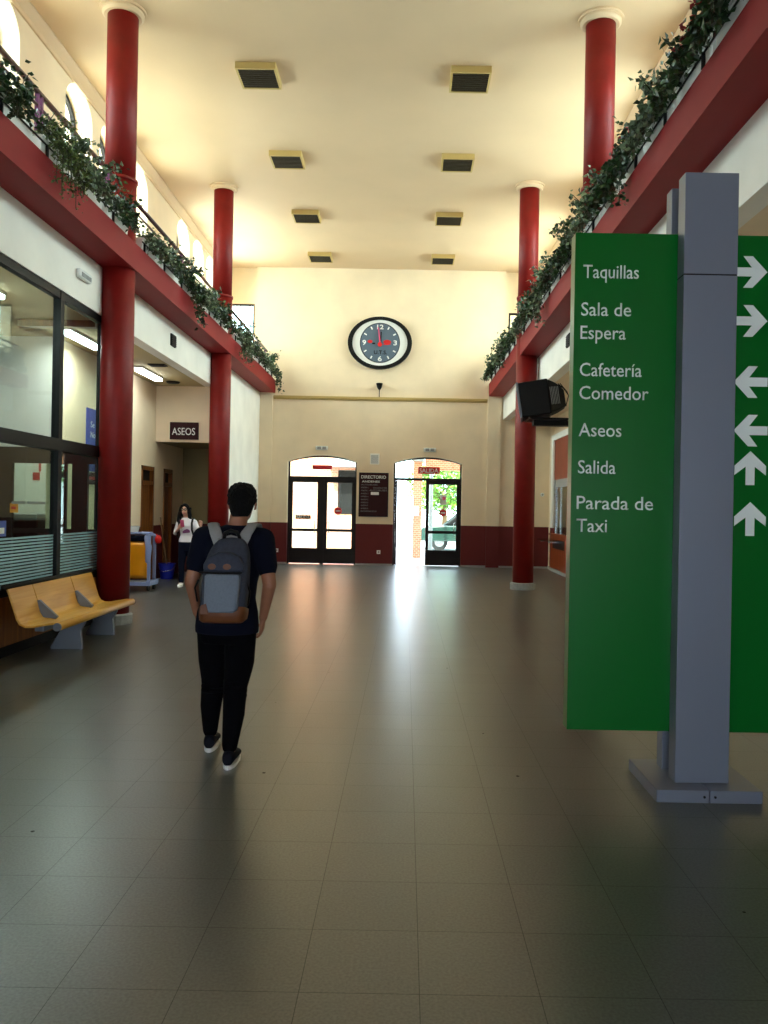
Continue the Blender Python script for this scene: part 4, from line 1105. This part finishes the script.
# the viewer's left = her right hand (local +x) holds a phone; her left hand raised
sr, er, wr = (.165, 0, 1.255), (.245, -.02, 1.02), (.12, .2, 1.13)
sl, el, wl = (-.125, 0, 1.255), (-.245, .03, 1.03), (-.285, .12, 1.18)
chain(bm, [sr, er], [.045, .036]); chain(bm, [er, wr], [.036, .023]); chain(bm, [sl, el], [.045, .036]); chain(bm, [el, wl], [.036, .023])
hand(bm, wr, (-.35, .2, .5), (-.2, 1, .1), (-.5, 0, .3), 1.0, .92)
hand(bm, wl, (-.05, .1, 1), (.2, 1, 0), (1, 0, 0), 1.1, .95)
hl, hr = (-.085, 0, .78), (.085, 0, .78)
chain(bm, [hl, (-.075, .03, .44), (-.07, -.03, .09)], [.08, .05, .034]); chain(bm, [hr, (.09, .08, .44), (.08, .1, .09)], [.08, .05, .034])
tube(bm, [(-.07, -.03, .09), (-.07, -.03, .055), (-.07, .02, .042)], [.03, .028, .02], 12); tube(bm, [(.08, .1, .09), (.08, .1, .055), (.08, .15, .042)], [.03, .028, .02], 12)
obj('body', bm, M['skin2'], wo, remesh=.006, sm=4)
bm = N(); hc = Vector(HC)
ball(bm, hc+Vector((.0, -.022, .037)), (.08, .094, .086), 20)
for sx in (1, -1): tube(bm, [at(sx*.005, .07, .098), at(sx*.045, .062, .078), at(sx*.07, .04, .03), at(sx*.08, .015, -.03)], [.02, .024, .022, .02], 10)
for x_, w_ in ((-.075, .04), (.08, .045)):
    tube(bm, [hc+Vector((x_*.75, .015, .07)), hc+Vector((x_*1.05, -.005, 0)), hc+Vector((x_*1.25, -.02, -.1)), hc+Vector((x_*1.4, .0, -.22)), hc+Vector((x_*1.35, .01, -.3))], [.026, .034, w_, w_*.95, .018], 12)
tube(bm, [hc+Vector((0, -.06, .03)), hc+Vector((0, -.08, -.08)), hc+Vector((0, -.09, -.25))], [.07, .075, .045], 14)
for k in range(60):
    a = rnd.uniform(0, 2*PI); zz = rnd.uniform(-.24, .06)
    ball(bm, hc+Vector((math.copysign(rnd.uniform(.075, .11), math.cos(a)), rnd.uniform(-.07, .0), zz)), rnd.uniform(.012, .02), 6)
obj('hair', bm, M['hair'], wo, remesh=.006, sm=1)
bm = N(); 
def rg(cx_):
    c = at(cx_, .098, .01); n_ = 18; v1 = []
    pts = [c+Vector((.022*math.cos(2*PI*i/n_), .003, .016*math.sin(2*PI*i/n_))) for i in range(n_+1)]
    tube(bm, pts, .0045, 6)
rg(-.03); rg(.03); tube(bm, [at(-.008, .1, .012), at(.008, .1, .012)], .0045, 6)
for sx in (1, -1): tube(bm, [at(sx*.053, .098, .014), at(sx*.078, .05, .014), at(sx*.082, -.005, .018)], .0025, 6)
obj('glasses', bm, M['black'], wo)
for sx in (1, -1):
    bm = N(); ball(bm, at(sx*.03, .079, .01), (.013, .007, .006), 12); e_ = obj('eye', bm, M['white'], wo, smooth=True)
    bm = N(); ball(bm, at(sx*.03, .085, .01), (.0055, .003, .0055), 10); obj('iris', bm, M['black'], e_, smooth=True)
    bm = N(); tube(bm, [at(sx*.015, .089, .032), at(sx*.032, .088, .037), at(sx*.048, .078, .031)], .0028, 6); obj('eyebrow', bm, M['hair'], wo)
bm = N(); tube(bm, [at(-.02, .082, -.063), at(-.006, .09, -.059), at(.006, .09, -.059), at(.02, .082, -.063)], .004, 8); tube(bm, [at(-.02, .082, -.063), at(0, .089, -.069), at(.02, .082, -.063)], .005, 8)
obj('lips', bm, M['pink'], wo, smooth=True)
bm = N()
st_ = [(a, b, z, rx+.014, ry+.014) for a, b, z, rx, ry in wt if z >= .82]
st_[0] = (0, 0, .86, .172, .125); loft(bm, st_, 28)
for a, e in ((sr, er), (sl, el)):
    A, E_ = Vector(a), Vector(e); chain(bm, [A.lerp(Vector((.02, 0, 1.26)), .3), A, A.lerp(E_, .75)], [.058, .056, .05])
chain(bm, [Vector(sr).lerp(Vector(er), .6), er, Vector(er).lerp(Vector(wr), .35)], [.05, .046, .036])
obj('t_shirt', bm, M['tshirt'], wo, remesh=.008, sm=3)
bm = N(); prism(bm, [(-.08, 1.05), (.06, 1.03), (.07, 1.07), (.03, 1.1), (-.02, 1.12), (-.07, 1.1)], 'y', .105, .135); obj('shirt_print', bm, M['purple'], wo, bevel=.01)
bm = N(); loft(bm, [(0, 0, .7, .15, .11), (0, 0, .8, .18, .125), (0, 0, .9, .165, .115)], 28)
chain(bm, [hl, (-.075, .03, .44), (-.07, -.03, .1)], [.092, .066, .048]); chain(bm, [hr, (.09, .08, .44), (.08, .1, .1)], [.092, .066, .048])
obj('jeans', bm, M['jeansblue'], wo, remesh=.008, sm=3)
for A in ((-.07, -.03), (.08, .1)):
    up, so = shoe_bm(A, 0, .95); s1 = obj('shoe', up, M['white'], wo, smooth=True, subsurf=1); obj('sole', so, M['white'], s1)
# her things
ph = thing('mobile_phone', 'pink mobile phone held at the chest by the woman', 'phone', (-4.26, 15.5, 1.16), rotz=PI, local=True)
ph.rotation_euler = (math.radians(-20), 0, PI)
obj('case', B((-.036, .036, -.006, .006, 0, .145)), M['pink'], ph, bevel=.006)
obj('screen', B((-.031, .031, -.009, -.006, .01, .135)), M['black'], ph)
wb = thing('backpack', 'black backpack worn by the woman in the white T-shirt', 'backpack', (-4.24, 15.8, .9), rotz=PI, local=True)
bm = N(); loft(bm, [(0, -.19, .0, .13, .07), (0, -.19, .06, .15, .09), (0, -.19, .3, .15, .09), (0, -.17, .38, .09, .06)], 24, .6); obj('main_bag', bm, M['black'], wb, smooth=True)
for sx in (-.105, .135):
    bm = N(); P = [Vector(p) for p in ((sx, -.12, .38), (sx, -.05, .425), (sx, .05, .41), (sx*1.02, .115, .33), (sx*1.1, .125, .2), (sx*1.35, .05, .05), (sx*1.2, -.12, .03))]; R = []
    for i, p in enumerate(P): R.append(ring(bm, p, .02, P[min(i+1, 6)]-P[max(i-1, 0)], 10, r2=.008, ref=(1, 0, 0)))
    skinrings(bm, R); obj('shoulder_strap', bm, M['black'], wb, smooth=True)

# ------------------------------------------------------------------ cleaning trolley, bucket, mop
t = thing('cleaning_trolley', 'pale blue cleaning trolley with a yellow waste bag beside the left column', 'trolley', (-4.92, 15.4, 0))
x0, x1, ya, yb = -5.2, -4.62, 14.72, 15.22
obj('base', B((x0, x1-.072, ya, ya+.1, .1, .16), (x0, x1-.072, yb-.1, yb, .1, .16), (x0+.1, x0+.2, ya+.1, yb-.1, .1, .155), (x1-.2, x1-.1, ya+.1, yb-.1, .1, .155), (x1-.072, x1, ya-.01, yb+.01, .1, .19)), M['trolley'], t)
obj('tray', B((x0+.02, x1-.08, ya+.1, yb-.1, .16, .18)), M['stone'], t)
for (a, b) in ((x0+.03, ya+.08), (x1-.05, ya+.08), (x0+.03, yb-.1), (x1-.05, yb-.1)):
    obj('upright', B((a-.025, a+.025, b-.03, b+.03, .16, 1.02)), M['trolley'], t, bevel=.006)
    bm = N(); cyl(bm, (a-.02, b, .05), (a+.02, b, .05), .05, .05, 18); obj('caster', bm, M['rubber'], t)
bm = N()
for yy in (ya+.08, yb-.1): tube(bm, [(x0+.03, yy, 1.02), (x0+.1, yy, 1.05), (x1-.1, yy, 1.05), (x1-.05, yy, 1.0)], .022, 8)
for xx in (x0+.03, x1-.05): tube(bm, [(xx, ya+.08, 1.02), (xx, yb-.1, 1.02)], .018, 8)
obj('top_frame', bm, M['trolley'], t, smooth=True)
bm = N(); loft(bm, [((x0+x1)/2-.02, ya+.25, .22, .2, .14), ((x0+x1)/2-.02, ya+.25, .3, .22, .15), ((x0+x1)/2-.02, ya+.25, .8, .22, .16), ((x0+x1)/2-.02, ya+.25, .93, .21, .15)], 24, .6)
obj('waste_bag', bm, M['yellow'], t, smooth=True, bevel=0)
bm = N(); loft(bm, [((x0+x1)/2-.02, ya+.25, .9, .22, .17), ((x0+x1)/2-.02, ya+.25, 1.0, .23, .175), ((x0+x1)/2-.02, ya+.25, 1.01, .18, .13)], 24, .6); obj('bag_rim', bm, M['navy'], t, smooth=True)
bm = N(); tube(bm, [(x1-.1, ya+.1, .98), (x1-.06, ya+.08, .8), (x1-.07, ya+.08, .55)], [.05, .06, .05], 10); obj('hanging_cloth', bm, M['trolley'], t, smooth=True)
bm = N(); loft(bm, [(-5.02, 14.95, 1.065, .09, .09), (-5.02, 14.95, 1.17, .12, .12), (-5.02, 14.95, 1.175, .13, .13)], 24)
tb = thing('tub', 'small white tub resting on top of the cleaning trolley', 'tub', (-5.02, 14.95, 1.065)); obj('wall', bm, M['white'], tb, smooth=False)
bm = N(); loft(bm, [(-5.02, 14.95, 1.17, .1, .1), (-5.02, 14.95, 1.18, .1, .1)], 20); obj('contents', bm, M['stone'], tb)
t = thing('spray_holder', 'round red duster hanging at the far corner of the trolley', 'duster', (-4.55, 15.12, .75))
bm = N(); ball(bm, (-4.605, 15.12, .93), (.07, .05, .08), 16); obj('duster_head', bm, M['signred'], t, smooth=True)
bm = N(); cyl(bm, (-4.605, 15.12, .98), (-4.64, 15.12, 1.03), .012); obj('handle', bm, M['signred'], t)
t = thing('bucket', 'dark blue mop bucket on the floor beside the restroom door', 'bucket', (-5.07, 17.3, 0))
bm = N(); loft(bm, [(-5.07, 17.3, 0, .13, .13), (-5.07, 17.3, .3, .17, .17), (-5.07, 17.3, .33, .185, .185), (-5.07, 17.3, .33, .16, .16), (-5.07, 17.3, .05, .12, .12)], 28); obj('pail', bm, M['blue'], t, smooth=False)
bm = N(); tube(bm, [(-5.25, 17.3, .31), (-5.22, 17.15, .2), (-5.07, 17.09, .16), (-4.92, 17.15, .2), (-4.89, 17.3, .31)], .007, 6); obj('wire_handle', bm, M['chrome'], t, smooth=True)
t = thing('mop', 'mop standing in the blue bucket with its stick against the wall', 'mop', (-5.07, 17.3, .06))
bm = N(); tube(bm, [(-5.03, 17.25, .12), (-5.25, 17.35, 1.3)], .013, 8); obj('stick', bm, M['scuff'], t, smooth=True)
bm = N()
for k in range(16): a = k*PI/8; tube(bm, [(-5.03, 17.25, .2), (-5.03+.05*math.cos(a), 17.25+.05*math.sin(a), .13), (-5.03+.06*math.cos(a), 17.25+.06*math.sin(a), .07)], .012, 6)
obj('mop_head', bm, M['strap'], t, smooth=True)

# ------------------------------------------------------------------ outdoors beyond the doors
struct('floor_outside', B((-30, 30, FY+.4, 80, -.15, -.01)), M['pavement'])
t = thing('brick_building', 'sunlit brick building facing the closed left door', 'building', (-5.5, 31, 0))
obj('wall', B((-12, -2.6, 31, 31.4, 0, 7), (-1.4, -.8, 31, 31.4, 0, 7), (-2.6, -1.4, 31, 31.4, 0, 1.3), (-2.6, -1.4, 31, 31.4, 3.0, 7)), M['brick'], t)
w = obj('window', frame_bm(-2.6, -1.4, 1.3, 3.0, .08, 31.05, 31.15), M['darkbrown'], t)
obj('pane', B((-2.52, -1.48, 31.1, 31.12, 1.38, 2.92)), M['black'], w)
obj('canopy', B((-2.9, -.6, 30.2, 31, 3.1, 3.4)), M['stone'], t)
for k, (x, yy, lab) in enumerate(((.38, 26.2, 'tall brick pillar outside the open doorway'), (2.3, 26.2, 'brick pillar outside right of the glazed door leaf'))):
    t = thing('brick_pillar', lab, 'pillar', (x, yy, 0), group='porch pillars')
    obj('shaft', B((x-.14, x+.14, yy-.14, yy+.14, 0, 3.1 if k == 0 else 2.7)), M['brick'], t)
    obj('cap', B((x-.2, x+.2, yy-.2, yy+.2, 3.1 if k == 0 else 2.7, 3.2 if k == 0 else 2.8)), M['stone'], t)
    if k == 0:
        mb = thing('meter_box', 'small pale box fixed on the brick pillar outside', 'box', (.31, 26.04, 1.4)); obj('case', B((.2, .43, 25.98, 26.06, 1.35, 1.65)), M['white'], mb, bevel=.01); obj('lid', B((.22, .41, 25.97, 25.98, 1.37, 1.63)), M['stone'], mb)
t = thing('porch_beam', 'brick lintel beam spanning the porch pillars outside', 'beam', (1.5, 26.2, 3.2))
obj('beam', B((.62, 4, 26.06, 26.34, 2.82, 3.9)), M['brick'], t)
t = thing('lamp_post', 'pale grey post standing just right of the brick pillar', 'post', (.86, 27.5, 0))
bm = N(); cyl(bm, (.86, 27.5, 0), (.86, 27.5, 5), .07, .06, 16); obj('pole', bm, M['stone'], t, smooth=True)
bm = N(); cyl(bm, (.86, 27.5, 0), (.86, 27.5, .1), .13, .11, 16); obj('base', bm, M['stone'], t)
def tree(x, yy, h, r, lab, sd):
    rn = random.Random(sd); t = thing('tree', lab, 'tree', (x, yy, 0), group='trees across the street')
    bm = N(); tube(bm, [(x, yy, 0), (x+.05, yy, h*.3), (x-.05, yy, h*.6)], [.16, .12, .08], 10)
    for k in range(5): tube(bm, [(x, yy, h*.35+k*.2), (x+rn.uniform(-1, 1)*r*.6, yy+rn.uniform(-1, 1)*r*.6, h*.6+rn.uniform(0, h*.2))], [.06, .03], 6)
    obj('trunk', bm, M['scuff'], t, smooth=True)
    bm = N()
    for k in range(2600):
        d = Vector((rn.gauss(0, 1), rn.gauss(0, 1), rn.gauss(0, 1))).normalized()*rn.uniform(.5, 1)*r
        leaf_quad(bm, Vector((x, yy, h*.68))+Vector((d.x, d.y, d.z*.75)), rn.uniform(.12, .25), rn)
    obj('crown', bm, M['tree'], t)
tree(1.7, 36, 3.9, 1.7, 'bright green leafy tree seen through the right glazed door leaf', 5)
tree(6.4, 39, 4.6, 2.0, 'green tree farther right across the street', 6)
# parked cars
def car(x, yy, lab, m):
    t = thing('car', lab, 'car', (x, yy, 0), group='parked cars')
    bm = N(); prism(bm, [(x-2.1, .35), (x-2.1, .75), (x-1.9, .9), (x-1.1, .95), (x+1.9, .98), (x+2.1, .85), (x+2.15, .35)], 'y', yy-.85, yy+.85); obj('body', bm, m, t, bevel=.05)
    bm = N(); prism(bm, [(x-1.15, .94), (x-.55, 1.42), (x+.9, 1.45), (x+1.7, .96)], 'y', yy-.72, yy+.72); obj('cabin', bm, M['black'], t, bevel=.05)
    obj('roof', B((x-.5, x+.85, yy-.7, yy+.7, 1.43, 1.47)), m, t, bevel=.02)
    for xx in (x-1.3, x+1.35):
        for q in (yy-.8, yy+.65):
            bm = N(); cyl(bm, (xx, q, .32), (xx, q+.15, .32), .32, .32, 24); wh = obj('wheel', bm, M['rubber'], t)
            bm = N(); cyl(bm, (xx, q-.01, .32), (xx, q+.16, .32), .18, .18, 16); obj('hubcap', bm, M['chrome'], wh)
car(2.6, 31.5, 'dark green car parked outside, seen through the glazed door leaf', M['car'])

# ------------------------------------------------------------------ light
def area(name, loc, rot, sx, sy, power, col=(1,1,1)):
    L = bpy.data.lights.new(name, 'AREA'); L.shape = 'RECTANGLE'; L.size = sx; L.size_y = sy; L.energy = power; L.color = col
    o = bpy.data.objects.new(name, L); C.objects.link(o); o.location = loc; o.rotation_euler = rot
    return o
DAY = (.97, .98, 1.0)
for a, b in WINS:
    area('window_daylight', (UL-.85, (a+b)/2, 6.95), (0, -PI/2+.38, 0), 2.4, .95, 75 if a < 11 else (145 if a < 16 else 195), DAY)
    area('window_daylight', (UR+.85, (a+b)/2, 6.95), (0, PI/2-.38, 0), 2.4, .95, 75 if a < 11 else (145 if a < 16 else 195), DAY)
area('window_daylight', (-4.65, FY+.26, 6.1), (-PI/2, 0, 0), .7, 1.95, 90, DAY)
area('foreground_fill', (-.7, -6.3, 1.2), (PI/2, 0, 0), 4.4, 2.2, 14, (.85, .95, 1))  # unseen fill lamp added behind the camera to lift the foreground
sun = bpy.data.lights.new('sun', 'SUN'); sun.energy = 26; sun.angle = .01; sun.color = (1, .96, .9)
so_ = bpy.data.objects.new('sun', sun); C.objects.link(so_); so_.rotation_euler = (math.radians(42), 0, math.radians(-12))
for yy, p_ in ((8.97, 50), (12.05, 50), (15.17, 5)):
    area('fluorescent_lamp', (-4.85, yy, AZ-.1), (0, 0, 0), .12, 1.2, p_, (.95, 1, 1))
area('fluorescent_lamp', (-6.1, 13.4, AZ-.1), (0, 0, 0), .9, .12, 40, (.95, 1, 1))
W = bpy.data.worlds.new('sky'); S.world = W; W.use_nodes = True
bgn = W.node_tree.nodes['Background']; bgn.inputs['Color'].default_value = (.72, .86, 1, 1); bgn.inputs['Strength'].default_value = 10

# ------------------------------------------------------------------ camera
cam = bpy.data.cameras.new('camera'); co = bpy.data.objects.new('camera', cam); C.objects.link(co)
co.matrix_world = Matrix.Translation((0, 0, 1.61)) @ Matrix.Rotation(PI/2, 4, 'X') @ Matrix.Rotation(.018, 4, 'Z')
cam.sensor_width = 36; cam.sensor_fit = 'AUTO'; cam.lens = 810/1024*36
cam.shift_x = -21.5/1024; cam.shift_y = -4.5/1024
cam.clip_end = 300; cam.clip_start = .05
S.camera = co
S.view_settings.view_transform = 'Standard'; S.view_settings.look = 'None'; S.view_settings.gamma = 1
S.view_settings.exposure = .12; S.view_settings.use_curve_mapping = False
S.cycles.use_denoising = True
S.cycles.max_bounces = 8; S.cycles.diffuse_bounces = 3; S.cycles.glossy_bounces = 4; S.cycles.transparent_max_bounces = 12
S.cycles.sample_clamp_indirect = 8
